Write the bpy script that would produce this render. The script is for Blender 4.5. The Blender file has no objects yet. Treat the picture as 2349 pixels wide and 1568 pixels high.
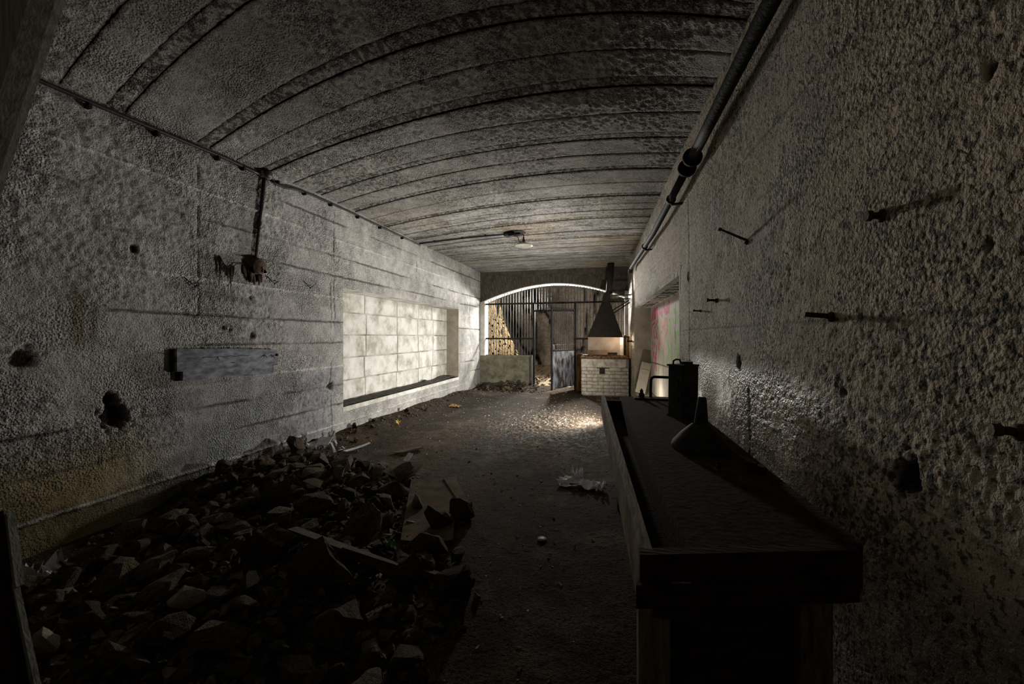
import bpy, bmesh, math, random
import numpy as np
from mathutils import Vector, Matrix

# ------------------------------------------------------------------ camera, world, lights
scene = bpy.context.scene
COL = scene.collection
F_PX, W_PX, H_PX, HORIZON = 900.0, 2349.0, 1568.0, 772.0
YAW = math.atan((1405.0 - W_PX / 2) / F_PX)
cam_d = bpy.data.cameras.new('camera')
cam_d.sensor_fit = 'HORIZONTAL'
cam_d.sensor_width = 36.0
cam_d.lens = 36.0 * F_PX / W_PX
cam_d.shift_y = -(H_PX / 2 - HORIZON) / W_PX
cam_d.clip_start = 0.05
cam = bpy.data.objects.new('camera', cam_d)
cam.location = (0, 0, 1.25)
cam.rotation_euler = (math.pi / 2, 0, YAW)
COL.objects.link(cam)
scene.camera = cam

scene.cycles.max_bounces = 5
scene.cycles.diffuse_bounces = 4
scene.cycles.glossy_bounces = 2
scene.cycles.transmission_bounces = 4

vs = scene.view_settings
vs.view_transform = 'Standard'
vs.look = 'None'
vs.gamma = 1.0
vs.exposure = 0.0
vs.use_curve_mapping = False

world = bpy.data.worlds.new('world')
scene.world = world
world.use_nodes = True
bg = world.node_tree.nodes['Background']
bg.inputs[0].default_value = (0.75, 0.78, 0.85, 1)
bg.inputs[1].default_value = 0.012


def lamp(name, kind, loc, energy, color, radius=0.05, aim=None, cone=150, blend=0.4):
    d = bpy.data.lights.new(name, kind)
    d.energy = energy
    d.color = color
    if kind != 'AREA':
        d.shadow_soft_size = radius
    if kind == 'AREA':
        d.shape = 'DISK'
        d.size = radius * 2
    if kind == 'SPOT':
        d.spot_size = math.radians(cone)
        d.spot_blend = blend
    o = bpy.data.objects.new(name, d)
    o.location = loc
    if aim is not None:
        o.rotation_euler = (Vector(aim) - Vector(loc)).to_track_quat('-Z', 'Y').to_euler()
    COL.objects.link(o)
    return o


lamp('work_light_outside', 'AREA', (-1.5, 10.9, 2.30), 360, (1.0, 0.965, 0.905), 0.20, (-2.9, 6.0, 1.4))
lamp('work_light_floor', 'SPOT', (0.05, 5.7, 0.30), 500, (1.0, 0.94, 0.86), 0.05, (-3.2, 6.5, 1.6), 168, 1.0)
lamp('lamp_in_recess', 'POINT', (0.40, 6.6, 0.29), 11.0, (1.0, 0.93, 0.82), 0.03)
lamp('lamp_in_forge', 'POINT', (0.10, 8.72, 1.18), 5.0, (1.0, 0.80, 0.58), 0.03)
lamp('rock_fill_light', 'POINT', (1.25, 10.4, 1.6), 230, (1.0, 0.92, 0.80), 0.1)  # added unseen lamp that brightens the rock beyond the gate

RNG = np.random.default_rng(7)
random.seed(7)

# ------------------------------------------------------------------ numpy noise


def _hash(ix, iy, iz, seed):
    h = (ix.astype(np.int64) * 374761393 + iy.astype(np.int64) * 668265263 + iz.astype(np.int64) * 2147483647 + seed * 974634541)
    h = (h ^ (h >> 13)) * 1274126177
    h = h & 0x7fffffff
    h = (h ^ (h >> 16)) * 2246822519 & 0x7fffffff
    return (h & 0xffffff) / float(0xffffff)


def noise(x, y, z=None, seed=0):
    x = np.asarray(x, float); y = np.asarray(y, float)
    x, y = np.broadcast_arrays(x, y)
    if z is None:
        x0 = np.floor(x); y0 = np.floor(y)
        fx = x - x0; fy = y - y0
        fx = fx * fx * (3 - 2 * fx); fy = fy * fy * (3 - 2 * fy)
        zz = np.zeros_like(x0)
        a = _hash(x0, y0, zz, seed); b = _hash(x0 + 1, y0, zz, seed)
        c = _hash(x0, y0 + 1, zz, seed); d = _hash(x0 + 1, y0 + 1, zz, seed)
        return (a * (1 - fx) + b * fx) * (1 - fy) + (c * (1 - fx) + d * fx) * fy
    z = np.broadcast_to(np.asarray(z, float), x.shape)
    z0 = np.floor(z); fz = z - z0; fz = fz * fz * (3 - 2 * fz)
    x0 = np.floor(x); y0 = np.floor(y)
    fx = x - x0; fy = y - y0
    fx = fx * fx * (3 - 2 * fx); fy = fy * fy * (3 - 2 * fy)
    r = 0
    for dz, wz in ((0, 1 - fz), (1, fz)):
        a = _hash(x0, y0, z0 + dz, seed); b = _hash(x0 + 1, y0, z0 + dz, seed)
        c = _hash(x0, y0 + 1, z0 + dz, seed); d = _hash(x0 + 1, y0 + 1, z0 + dz, seed)
        r = r + wz * ((a * (1 - fx) + b * fx) * (1 - fy) + (c * (1 - fx) + d * fx) * fy)
    return r


def fbm(x, y, oct=4, seed=0, z=None):
    s = 0.0; a = 0.5; t = 0.0
    for i in range(oct):
        f = 2.03 ** i
        s = s + a * noise(np.asarray(x) * f, np.asarray(y) * f, None if z is None else np.asarray(z) * f, seed + 17 * i)
        t += a
        a *= 0.5
    return s / t


def sstep(a, b, x):
    t = np.clip((np.asarray(x, float) - a) / (b - a), 0, 1)
    return t * t * (3 - 2 * t)


# ------------------------------------------------------------------ mesh helpers


def tag(o, label=None, cat=None, group=None, kind=None):
    if label: o['label'] = label
    if cat: o['category'] = cat
    if group: o['group'] = group
    if kind: o['kind'] = kind
    return o


def empty(name, loc, label=None, cat=None, group=None, kind=None):
    o = bpy.data.objects.new(name, None)
    o.empty_display_size = 0.05
    o.location = loc
    COL.objects.link(o)
    return tag(o, label, cat, group, kind)


def worldloc(o):
    v = Vector((0, 0, 0))
    while o is not None:
        v += o.location
        o = o.parent
    return v


def link_mesh(name, me, mat, parent=None, loc=(0, 0, 0)):
    o = bpy.data.objects.new(name, me)
    if mat is not None and len(me.materials) == 0:
        me.materials.append(mat)
    o.location = loc
    if parent is not None:
        o.parent = parent
    COL.objects.link(o)
    return o


def raw(name, verts, faces, mat, parent=None, smooth=False, origin=None):
    """verts in world coordinates; the object's origin is put at `origin` (or the middle of its base)."""
    V = np.asarray(verts, float)
    if origin is None:
        lo, hi = V.min(0), V.max(0)
        origin = ((lo[0] + hi[0]) / 2, (lo[1] + hi[1]) / 2, lo[2])
    me = bpy.data.meshes.new(name)
    me.from_pydata([tuple(v) for v in (V - np.array(origin))], [], [tuple(int(i) for i in f) for f in faces])
    if smooth:
        me.polygons.foreach_set('use_smooth', [True] * len(me.polygons))
    me.update()
    pl = worldloc(parent) if parent is not None else Vector((0, 0, 0))
    return link_mesh(name, me, mat, parent, Vector(origin) - pl)


def from_bm(name, bm, mat, parent=None, smooth=False, origin=None):
    bm.normal_update()
    bm.verts.index_update()
    V = [v.co[:] for v in bm.verts]
    Fc = [[v.index for v in f.verts] for f in bm.faces]
    bm.free()
    return raw(name, V, Fc, mat, parent, smooth, origin)


def grid(name, P, colr, mat, parent=None, mask=None, smooth=True, flip=False):
    """P (n,m,3) world points, colr (n,m,4) colours, mask (n-1,m-1) of the faces to keep."""
    n, m = P.shape[:2]
    idx = np.arange(n * m).reshape(n, m)
    q = np.stack([idx[:-1, :-1], idx[1:, :-1], idx[1:, 1:], idx[:-1, 1:]], -1)
    if flip:
        q = q[..., ::-1]
    q = q.reshape(-1, 4) if mask is None else q[mask]
    me = bpy.data.meshes.new(name)
    me.vertices.add(n * m)
    me.vertices.foreach_set('co', P.reshape(-1).astype(np.float32))
    me.loops.add(q.size)
    me.loops.foreach_set('vertex_index', q.reshape(-1).astype(np.int32))
    me.polygons.add(len(q))
    me.polygons.foreach_set('loop_start', (np.arange(len(q)) * 4).astype(np.int32))
    me.polygons.foreach_set('use_smooth', np.full(len(q), smooth))
    me.update(calc_edges=True)
    if colr is not None:
        at = me.color_attributes.new('Col', 'FLOAT_COLOR', 'POINT')
        at.data.foreach_set('color', colr.reshape(-1).astype(np.float32))
    me.validate()
    return link_mesh(name, me, mat, parent)


def bm_box(bm, x0, x1, y0, y1, z0, z1, M=None, bevel=0.0):
    r = bmesh.ops.create_cube(bm, size=1.0)
    vs_ = r['verts']
    S = Matrix.Translation(((x0 + x1) / 2, (y0 + y1) / 2, (z0 + z1) / 2)) @ Matrix.Diagonal((x1 - x0, y1 - y0, z1 - z0, 1))
    bmesh.ops.transform(bm, matrix=(M @ S) if M is not None else S, verts=vs_)
    if bevel > 0:
        es = list({e for v in vs_ for e in v.link_edges})
        bmesh.ops.bevel(bm, geom=es, offset=bevel, segments=1, affect='EDGES', profile=0.5)


def box(name, x0, x1, y0, y1, z0, z1, mat, parent=None, bevel=0.003, M=None, origin=None):
    bm = bmesh.new()
    bm_box(bm, x0, x1, y0, y1, z0, z1, M, bevel)
    return from_bm(name, bm, mat, parent, origin=origin)


def tube_geo(pts, r, n=10, cap=True):
    pts = [Vector(p) for p in pts]
    rs = r if isinstance(r, (list, tuple)) else [r] * len(pts)
    V, Fc = [], []
    up = Vector((0, 0, 1))
    t0 = (pts[1] - pts[0]).normalized()
    if abs(t0.dot(up)) > 0.95:
        up = Vector((1, 0, 0))
    nrm = (up - t0 * up.dot(t0)).normalized()
    for i, p in enumerate(pts):
        if i == 0: t = pts[1] - pts[0]
        elif i == len(pts) - 1: t = pts[-1] - pts[-2]
        else: t = (pts[i + 1] - pts[i]).normalized() + (pts[i] - pts[i - 1]).normalized()
        t.normalize()
        nrm = (nrm - t * nrm.dot(t)).normalized()
        b = t.cross(nrm)
        for k in range(n):
            a = 2 * math.pi * k / n
            V.append(p + (nrm * math.cos(a) + b * math.sin(a)) * rs[i])
    for i in range(len(pts) - 1):
        for k in range(n):
            k2 = (k + 1) % n
            Fc.append((i * n + k, i * n + k2, (i + 1) * n + k2, (i + 1) * n + k))
    if cap:
        Fc.append(tuple(range(n))[::-1])
        Fc.append(tuple((len(pts) - 1) * n + k for k in range(n)))
    return V, Fc


def tube(name, pts, r, mat, parent=None, n=10, smooth=True, origin=None):
    V, Fc = tube_geo(pts, r, n)
    return raw(name, [v[:] for v in V], Fc, mat, parent, smooth, origin)


def merge(geos):
    V, Fc = [], []
    for v, f in geos:
        o = len(V)
        V += [tuple(x) for x in v]
        Fc += [tuple(i + o for i in q) for q in f]
    return V, Fc


def lathe(name, prof, loc, mat, parent=None, n=24, smooth=True, M=None, closed=False):
    V, Fc = [], []
    for (r, z) in prof:
        for k in range(n):
            a = 2 * math.pi * k / n
            p = Vector((r * math.cos(a), r * math.sin(a), z))
            if M is not None: p = M @ p
            V.append(p + Vector(loc))
    for i in range(len(prof) - 1):
        for k in range(n):
            k2 = (k + 1) % n
            Fc.append((i * n + k, i * n + k2, (i + 1) * n + k2, (i + 1) * n + k))
    if closed:
        Fc.append(tuple(range(n))[::-1]); Fc.append(tuple((len(prof) - 1) * n + k for k in range(n)))
    return raw(name, [v[:] for v in V], Fc, mat, parent, smooth)


# ------------------------------------------------------------------ materials


def new_mat(name):
    m = bpy.data.materials.new(name)
    m.use_nodes = True
    nt = m.node_tree
    b = nt.nodes['Principled BSDF']
    return m, nt, b


def N(nt, t, **kw):
    n = nt.nodes.new(t)
    for k, v in kw.items():
        setattr(n, k, v)
    return n


def plaster(name, bump_scale=60, bump=0.5, dist=0.01, fine=220, spec=0.25, var=0.35, pit=75, pitv=0.3, p0=0.66, p1=0.76, grain=0.0, gw=0.9):
    """limewashed rough concrete: colour from the surface's own paint and stain map, grain and pits from noise; alpha of the map = roughness"""
    m, nt, b = new_mat(name)
    at = N(nt, 'ShaderNodeAttribute', attribute_name='Col')
    tc = N(nt, 'ShaderNodeTexCoord')
    n1 = N(nt, 'ShaderNodeTexNoise'); n1.inputs['Scale'].default_value = bump_scale; n1.inputs['Detail'].default_value = 3; n1.inputs['Roughness'].default_value = 0.65
    n2 = N(nt, 'ShaderNodeTexNoise'); n2.inputs['Scale'].default_value = fine; n2.inputs['Detail'].default_value = 1
    n3 = N(nt, 'ShaderNodeTexNoise'); n3.inputs['Scale'].default_value = 9; n3.inputs['Detail'].default_value = 4; n3.inputs['Roughness'].default_value = 0.7
    for n in (n1, n2, n3):
        nt.links.new(tc.outputs['Object'], n.inputs['Vector'])
    mr = N(nt, 'ShaderNodeMapRange'); mr.inputs[1].default_value = 0.3; mr.inputs[2].default_value = 0.7
    mr.inputs[3].default_value = 1 - var; mr.inputs[4].default_value = 1 + var * 0.6
    nt.links.new(n3.outputs['Fac'], mr.inputs[0])
    mx = N(nt, 'ShaderNodeMix', data_type='RGBA', blend_type='MULTIPLY'); mx.inputs[0].default_value = 1
    nt.links.new(at.outputs['Color'], mx.inputs[6]); nt.links.new(mr.outputs[0], mx.inputs[7])
    n4 = N(nt, 'ShaderNodeTexNoise'); n4.inputs['Scale'].default_value = pit; n4.inputs['Detail'].default_value = 2; n4.inputs['Roughness'].default_value = 0.6
    n5 = N(nt, 'ShaderNodeTexNoise'); n5.inputs['Scale'].default_value = 2.3; n5.inputs['Detail'].default_value = 2
    for n in (n4, n5):
        nt.links.new(tc.outputs['Object'], n.inputs['Vector'])
    sm = N(nt, 'ShaderNodeMath', operation='MULTIPLY_ADD'); sm.inputs[1].default_value = 0.25
    nt.links.new(n5.outputs['Fac'], sm.inputs[0]); nt.links.new(n4.outputs['Fac'], sm.inputs[2])
    pr = N(nt, 'ShaderNodeMapRange'); pr.inputs[1].default_value = p0; pr.inputs[2].default_value = p1
    pr.inputs[3].default_value = 1.0; pr.inputs[4].default_value = pitv
    nt.links.new(sm.outputs[0], pr.inputs[0])
    mx2 = N(nt, 'ShaderNodeMix', data_type='RGBA', blend_type='MULTIPLY'); mx2.inputs[0].default_value = 1
    nt.links.new(mx.outputs[2], mx2.inputs[6]); nt.links.new(pr.outputs[0], mx2.inputs[7])
    nt.links.new(mx2.outputs[2], b.inputs['Base Color'])
    nt.links.new(at.outputs['Alpha'], b.inputs['Roughness'])
    b.inputs['Specular IOR Level'].default_value = spec
    ad = N(nt, 'ShaderNodeMath', operation='MULTIPLY_ADD'); ad.inputs[1].default_value = 0.35
    nt.links.new(n2.outputs['Fac'], ad.inputs[0]); nt.links.new(n1.outputs['Fac'], ad.inputs[2])
    src = ad.outputs[0]
    if grain > 0:
        vo = N(nt, 'ShaderNodeTexVoronoi', feature='F1'); vo.inputs['Scale'].default_value = grain
        nt.links.new(tc.outputs['Object'], vo.inputs['Vector'])
        rg = N(nt, 'ShaderNodeMapRange'); rg.inputs[1].default_value = 0.15; rg.inputs[2].default_value = 0.65
        rg.inputs[3].default_value = 1.0; rg.inputs[4].default_value = 0.0
        nt.links.new(vo.outputs['Distance'], rg.inputs[0])
        gm = N(nt, 'ShaderNodeMapRange'); gm.inputs[1].default_value = 0.40; gm.inputs[2].default_value = 0.60
        gm.inputs[3].default_value = 0.15 * gw; gm.inputs[4].default_value = gw
        nt.links.new(n5.outputs['Fac'], gm.inputs[0])
        g2 = N(nt, 'ShaderNodeMath', operation='MULTIPLY_ADD')
        nt.links.new(gm.outputs[0], g2.inputs[1])
        nt.links.new(rg.outputs[0], g2.inputs[0]); nt.links.new(ad.outputs[0], g2.inputs[2])
        src = g2.outputs[0]
    bp = N(nt, 'ShaderNodeBump'); bp.inputs['Strength'].default_value = bump; bp.inputs['Distance'].default_value = dist
    nt.links.new(src, bp.inputs['Height'])
    nt.links.new(bp.outputs[0], b.inputs['Normal'])
    return m


def rough_mat(name, c1, c2, scale=12, rough=0.85, bump=0.4, dist=0.01, metal=0.0, spec=0.3, stretch=(1, 1, 1), c3=None, contrast=(0.35, 0.65), bscale=None):
    m, nt, b = new_mat(name)
    tc = N(nt, 'ShaderNodeTexCoord')
    oi = N(nt, 'ShaderNodeObjectInfo')
    of = N(nt, 'ShaderNodeVectorMath', operation='MULTIPLY'); of.inputs[1].default_value = (37.0, 53.0, 71.0)
    nt.links.new(oi.outputs['Random'], of.inputs[0])
    mp = N(nt, 'ShaderNodeMapping'); mp.inputs['Scale'].default_value = stretch
    nt.links.new(tc.outputs['Object'], mp.inputs['Vector']); nt.links.new(of.outputs[0], mp.inputs['Location'])
    n1 = N(nt, 'ShaderNodeTexNoise'); n1.inputs['Scale'].default_value = scale; n1.inputs['Detail'].default_value = 5; n1.inputs['Roughness'].default_value = 0.65
    nt.links.new(mp.outputs[0], n1.inputs['Vector'])
    cr = N(nt, 'ShaderNodeValToRGB')
    cr.color_ramp.elements[0].position = contrast[0]; cr.color_ramp.elements[0].color = (*c1, 1)
    cr.color_ramp.elements[1].position = contrast[1]; cr.color_ramp.elements[1].color = (*c2, 1)
    if c3 is not None:
        e = cr.color_ramp.elements.new(min(0.95, contrast[1] + 0.12)); e.color = (*c3, 1)
    nt.links.new(n1.outputs['Fac'], cr.inputs[0])
    nt.links.new(cr.outputs[0], b.inputs['Base Color'])
    b.inputs['Roughness'].default_value = rough
    b.inputs['Metallic'].default_value = metal
    b.inputs['Specular IOR Level'].default_value = spec
    n2 = N(nt, 'ShaderNodeTexNoise'); n2.inputs['Scale'].default_value = bscale or scale * 2.5; n2.inputs['Detail'].default_value = 3
    nt.links.new(mp.outputs[0], n2.inputs['Vector'])
    bp = N(nt, 'ShaderNodeBump'); bp.inputs['Strength'].default_value = bump; bp.inputs['Distance'].default_value = dist
    nt.links.new(n2.outputs['Fac'], bp.inputs['Height'])
    nt.links.new(bp.outputs[0], b.inputs['Normal'])
    return m


M = {}
M['wall'] = plaster('limewashed_concrete', 85, 1.0, 0.014, pit=100, pitv=0.28, p0=0.68, p1=0.75, grain=78, gw=0.75)
M['wallR'] = plaster('damp_limewashed_concrete', 75, 0.8, 0.008, spec=0.5, pit=58, pitv=0.20, p0=0.665, p1=0.715, grain=80, gw=0.4)
M['ceil'] = plaster('board_marked_concrete', 85, 1.0, 0.013, pit=95, p0=0.67, p1=0.75, grain=78, gw=0.8)
M['smooth'] = plaster('smooth_niche_render', 40, 0.18, 0.006, var=0.18, pitv=0.85)
M['dirt'] = plaster('dark_dirt', 60, 0.9, 0.014, spec=0.12, var=0.5)
M['rockface'] = plaster('rock_face', 14, 0.9, 0.06, fine=60)
M['joint'] = rough_mat('dark_joint', (0.012, 0.011, 0.010), (0.035, 0.032, 0.028), 30)
M['block'] = rough_mat('limewashed_block', (0.28, 0.26, 0.21), (0.60, 0.59, 0.55), 4.0, 0.85, 0.25, 0.006, c3=(0.70, 0.70, 0.68), contrast=(0.30, 0.52))
M['mortar'] = rough_mat('grey_mortar', (0.16, 0.15, 0.13), (0.30, 0.29, 0.26), 12)
M['pointing'] = rough_mat('limewashed_joint', (0.14, 0.13, 0.11), (0.52, 0.51, 0.48), 2.5)
M['niche_side'] = rough_mat('brownish_render', (0.26, 0.23, 0.17), (0.36, 0.33, 0.27), 6, 0.85, 0.2, 0.005)
M['soot_brick'] = rough_mat('sooty_brickwork', (0.045, 0.037, 0.030), (0.10, 0.085, 0.066), 9, 0.9, 0.5, 0.01)
M['white_brick'] = rough_mat('limewashed_brick', (0.28, 0.25, 0.19), (0.58, 0.54, 0.45), 9, 0.9, 0.4, 0.008)
M['sill_dirt'] = rough_mat('dirt_on_sill', (0.015, 0.012, 0.009), (0.06, 0.05, 0.035), 14, 0.95, 0.8, 0.015)
M['iron'] = rough_mat('black_iron', (0.008, 0.008, 0.009), (0.026, 0.025, 0.024), 30, 0.7, 0.3, 0.002, spec=0.15)
M['bar_iron'] = rough_mat('grey_iron_bar', (0.03, 0.03, 0.032), (0.11, 0.11, 0.12), 25, 0.6, 0.2, 0.001, metal=0.2, spec=0.3)
M['rust'] = rough_mat('rusted_iron', (0.035, 0.020, 0.014), (0.12, 0.075, 0.05), 28, 0.8, 0.6, 0.004, metal=0.2, c3=(0.20, 0.14, 0.09))
M['hood'] = rough_mat('soot_black_sheet', (0.012, 0.009, 0.007), (0.022, 0.017, 0.013), 10, 0.7, 0.2, 0.003)
M['sheet'] = rough_mat('galvanised_sheet', (0.07, 0.055, 0.04), (0.34, 0.37, 0.43), 11, 0.55, 0.2, 0.003, metal=0.1, stretch=(1, 1, 0.4), contrast=(0.42, 0.60))
M['pipe'] = rough_mat('tarred_pipe', (0.010, 0.010, 0.011), (0.028, 0.028, 0.030), 22, 0.7, 0.5, 0.005, spec=0.06)
M['cable'] = rough_mat('black_cable', (0.012, 0.012, 0.013), (0.035, 0.034, 0.035), 40, 0.45, 0.2, 0.002)
M['wood_dark'] = rough_mat('dark_brown_wood', (0.014, 0.008, 0.004), (0.055, 0.032, 0.016), 7, 0.85, 0.5, 0.006, stretch=(1, 6, 6), spec=0.1)  # very dark brown wood, streaked along the grain
M['wood_side'] = rough_mat('worn_wood', (0.05, 0.035, 0.020), (0.24, 0.18, 0.115), 6, 0.8, 0.5, 0.006, stretch=(8, 1, 1.2), spec=0.2)
M['wood_grey'] = rough_mat('weathered_grey_wood', (0.07, 0.075, 0.09), (0.24, 0.26, 0.31), 9, 0.75, 0.4, 0.004, stretch=(1, 1, 2.2), contrast=(0.38, 0.62))
M['wood_frame'] = rough_mat('pale_grey_timber', (0.18, 0.185, 0.16), (0.40, 0.41, 0.37), 9, 0.8, 0.35, 0.004, stretch=(7, 7, 0.8))
M['plank'] = rough_mat('dirty_plank', (0.030, 0.023, 0.017), (0.11, 0.088, 0.066), 14, 0.9, 0.8, 0.008, stretch=(1, 6, 6))
M['card'] = rough_mat('brown_hardboard', (0.060, 0.045, 0.032), (0.150, 0.115, 0.083), 6, 0.95, 0.25, 0.003, spec=0.04)
M['stone'] = rough_mat('grey_brown_stone', (0.090, 0.068, 0.047), (0.245, 0.19, 0.138), 9, 0.9, 1.0, 0.03, spec=0.15)
M['stone_dark'] = rough_mat('dark_brown_stone', (0.055, 0.041, 0.029), (0.155, 0.118, 0.084), 9, 0.9, 1.0, 0.03, spec=0.15)
M['stone_pale'] = rough_mat('pale_stone', (0.22, 0.19, 0.14), (0.42, 0.38, 0.31), 12, 0.85, 0.6, 0.010)
M['crumb'] = rough_mat('plaster_crumb', (0.14, 0.12, 0.09), (0.50, 0.46, 0.40), 6, 0.85, 0.3, 0.003)
M['bench_top'] = rough_mat('grimy_bench_top', (0.022, 0.012, 0.006), (0.060, 0.036, 0.019), 22, 0.95, 0.5, 0.005, spec=0.06, c3=(0.12, 0.085, 0.048))
M['can'] = rough_mat('dark_painted_metal', (0.016, 0.017, 0.018), (0.060, 0.062, 0.064), 14, 0.75, 0.4, 0.004, spec=0.12)
M['enamel'] = rough_mat('chipped_white_enamel', (0.08, 0.07, 0.045), (0.36, 0.35, 0.30), 22, 0.5, 0.15, 0.002, contrast=(0.28, 0.42))
M['forge_panel'] = rough_mat('heat_stained_sheet', (0.33, 0.25, 0.19), (0.42, 0.35, 0.28), 6, 0.6, 0.15, 0.004, c3=(0.52, 0.36, 0.20))
M['rust_ash'] = rough_mat('rusty_ash', (0.03, 0.018, 0.010), (0.26, 0.14, 0.06), 30, 0.95, 0.8, 0.01)
M['orange_rust'] = rough_mat('orange_rust', (0.06, 0.035, 0.018), (0.36, 0.19, 0.06), 9, 0.9, 0.4, 0.006, stretch=(1, 1, 0.3))
M['paper'] = rough_mat('crumpled_paper', (0.55, 0.55, 0.57), (0.82, 0.83, 0.85), 18, 0.7, 0.3, 0.004)
M['paint_black'] = rough_mat('black_spray_paint', (0.015, 0.013, 0.012), (0.04, 0.035, 0.03), 20)
M['yellow'] = rough_mat('yellow_plastic', (0.45, 0.30, 0.02), (0.65, 0.46, 0.05), 12, 0.5)
M['green'] = rough_mat('green_glass_shard', (0.05, 0.16, 0.04), (0.10, 0.26, 0.06), 12, 0.15)


def clear_mat():
    m, nt, b = new_mat('clear_plastic_film')
    b.inputs['Base Color'].default_value = (0.85, 0.87, 0.9, 1)
    b.inputs['Roughness'].default_value = 0.18
    b.inputs['Transmission Weight'].default_value = 0.75
    b.inputs['IOR'].default_value = 1.25
    return m


M['film'] = clear_mat()

# ------------------------------------------------------------------ room dimensions
XL = -3.2
YF = 9.3
YB = -1.6


def XR(y):
    return 0.72 - 0.041 * np.asarray(y, float)


def zedge(y):
    return 2.74 + 0.11 * sstep(1.0, 4.2, y)


_RY = [-2, 0.6, 1.4, 1.9, 2.35, 2.9, 3.6, 4.2, 5.0, 5.9, 7.4, 9.4]
_RV = [0.60, 0.60, 0.56, 0.48, 0.34, 0.20, 0.165, 0.135, 0.10, 0.066, 0.02, 0.0]


def zceil(x, y):
    s = (np.asarray(x, float) - XL) / (XR(y) - XL)
    return zedge(y) + np.interp(y, _RY, _RV) * 4 * s * (1 - s)


def rgb(*c):
    return np.array(c, float)


def mixc(a, b, t):
    t = np.asarray(t)[..., None]
    return a * (1 - t) + b * t


# ------------------------------------------------------------------ walls
def wall_lines(Yg, Zg, zs, seed, width=0.010):
    """signed groove/ridge field of the shuttering-board lines"""
    g = np.zeros_like(Yg)
    r = np.zeros_like(Yg)
    for i, z0 in enumerate(zs):
        zz = z0 + 0.02 * (fbm(Yg * 0.5, Yg * 0 + i * 3.1, 2, seed + i) - 0.5) * 2 + 0.014 * (fbm(Yg * 16, Yg * 0 + i, 3, seed + 50 + i) - 0.5)
        d = np.abs(Zg - zz) / width
        prof = np.clip(1 - d * d, 0, 1)
        on = 0.12 + 0.88 * sstep(0.34, 0.56, fbm(Yg * 1.3, Yg * 0 + i * 7.7, 3, seed + 90 + i))
        if i % 3 == 1: r = np.maximum(r, prof * on)
        else: g = np.maximum(g, prof * on)
    return g, r


def ys_with(edges, y0, y1, step):
    """coordinates from y0 to y1 with a step that may grow with y, hitting every edge exactly"""
    out = []
    stops = [y0] + sorted(edges) + [y1]
    for a, b in zip(stops[:-1], stops[1:]):
        v = a
        seg = [a]
        while True:
            v = v + step(v)
            if v >= b - step(v) * 0.4: break
            seg.append(v)
        out += seg
    out.append(y1)
    return np.array(out)


# ---- left wall with its blocked-up recess
LN = (4.15, 7.87, 0.385, 1.845)      # recess: y0 y1 z0 z1
LN_D = 0.27
ys = ys_with([LN[0], LN[1]], YB, YF, lambda v: 0.06 if v < 0.5 else 0.0105 if v < 3.2 else 0.0105 + 0.0022 * (v - 3.2))
zs = ys_with([LN[2], LN[3]], -0.05, 2.9, lambda v: 0.0115)
Yg, Zg = np.meshgrid(ys, zs, indexing='ij')
patch = sstep(0.42, 0.62, fbm(Yg * 1.1, Zg * 1.6, 3, 5))
far = sstep(3.9, 4.25, Yg + 0.10 * (fbm(Yg * 3, Zg * 3, 3, 8) - 0.5))
amp = (0.0020 + 0.0035 * patch) * (1 - 0.75 * far)
pop = fbm(Yg * 46, Zg * 46, 3, 11)
d = amp * np.clip((pop - 0.42) * 3.2, -0.6, 1.4) + 0.010 * (fbm(Yg * 4, Zg * 5, 3, 3) - 0.5)
d = d - 0.03 * (1 - far) * sstep(0.9, 0.2, Zg) * 0.0
g1, r1 = wall_lines(Yg, Zg, [2.62, 2.42, 2.20, 1.98, 1.72, 1.43, 1.18, 0.90, 0.68, 0.44, 0.20], 200, 0.013)
d = d - 0.016 * g1 + 0.014 * r1
vert = np.zeros_like(Yg)
for yv, za, zb in ((2.41, 1.42, 2.62), (3.99, 1.1, 2.72), (3.93, 0.1, 1.9), (6.0, 1.9, 2.6), (8.55, 0.1, 2.7)):
    yy = yv + 0.035 * (fbm(Zg * 4, Zg * 0 + yv, 3, 31) - 0.5)
    vert = np.maximum(vert, np.clip(1 - ((Yg - yy) / 0.007) ** 2, 0, 1) * (Zg > za) * (Zg < zb) * sstep(0.3, 0.45, noise(Zg * 9, Zg * 0 + yv, None, 77)))
d = d - 0.016 * vert
hole = np.zeros_like(Yg)
for yh, zh, rh, dp in ((1.865, 0.725, 0.085, 0.07), (1.84, 0.83, 0.045, 0.04), (3.92, 0.674, 0.045, 0.03), (1.98, 1.86, 0.028, 0.02), (2.62, 1.325, 0.022, 0.015), (2.68, 1.315, 0.020, 0.015), (2.90, 1.26, 0.028, 0.015), (2.88, 1.60, 0.02, 0.015), (1.45, 1.12, 0.06, 0.02)):
    rr = np.hypot(Yg - yh, (Zg - zh) * 0.85) * (1 + 1.5 * (fbm(Yg * 30, Zg * 30, 3, 41) - 0.5))
    h = sstep(rh, rh * 0.55, rr)
    hole = np.maximum(hole, h)
    d = d - dp * h
inside = (Yg >= LN[0] - 1e-6) & (Yg <= LN[1] + 1e-6) & (Zg >= LN[2] - 1e-6) & (Zg <= LN[3] + 1e-6)
dist_n = np.maximum(np.maximum(LN[0] - Yg, Yg - LN[1]), np.maximum(LN[2] - Zg, Zg - LN[3]))
d = d * sstep(0.0, 0.03, dist_n)
d = np.where(dist_n < 0.08, np.maximum(d, 0), d)
base = mixc(rgb(0.47, 0.46, 0.45), rgb(0.54, 0.53, 0.505), far)
n_big = fbm(Yg * 0.9, Zg * 1.2, 4, 61)
base = base * (0.80 + 0.40 * n_big)[..., None]
yel = sstep(2.9, 1.9, Yg + 0.5 * n_big) * sstep(0.80, 0.35, Zg + 0.35 * (n_big - 0.5))
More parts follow.
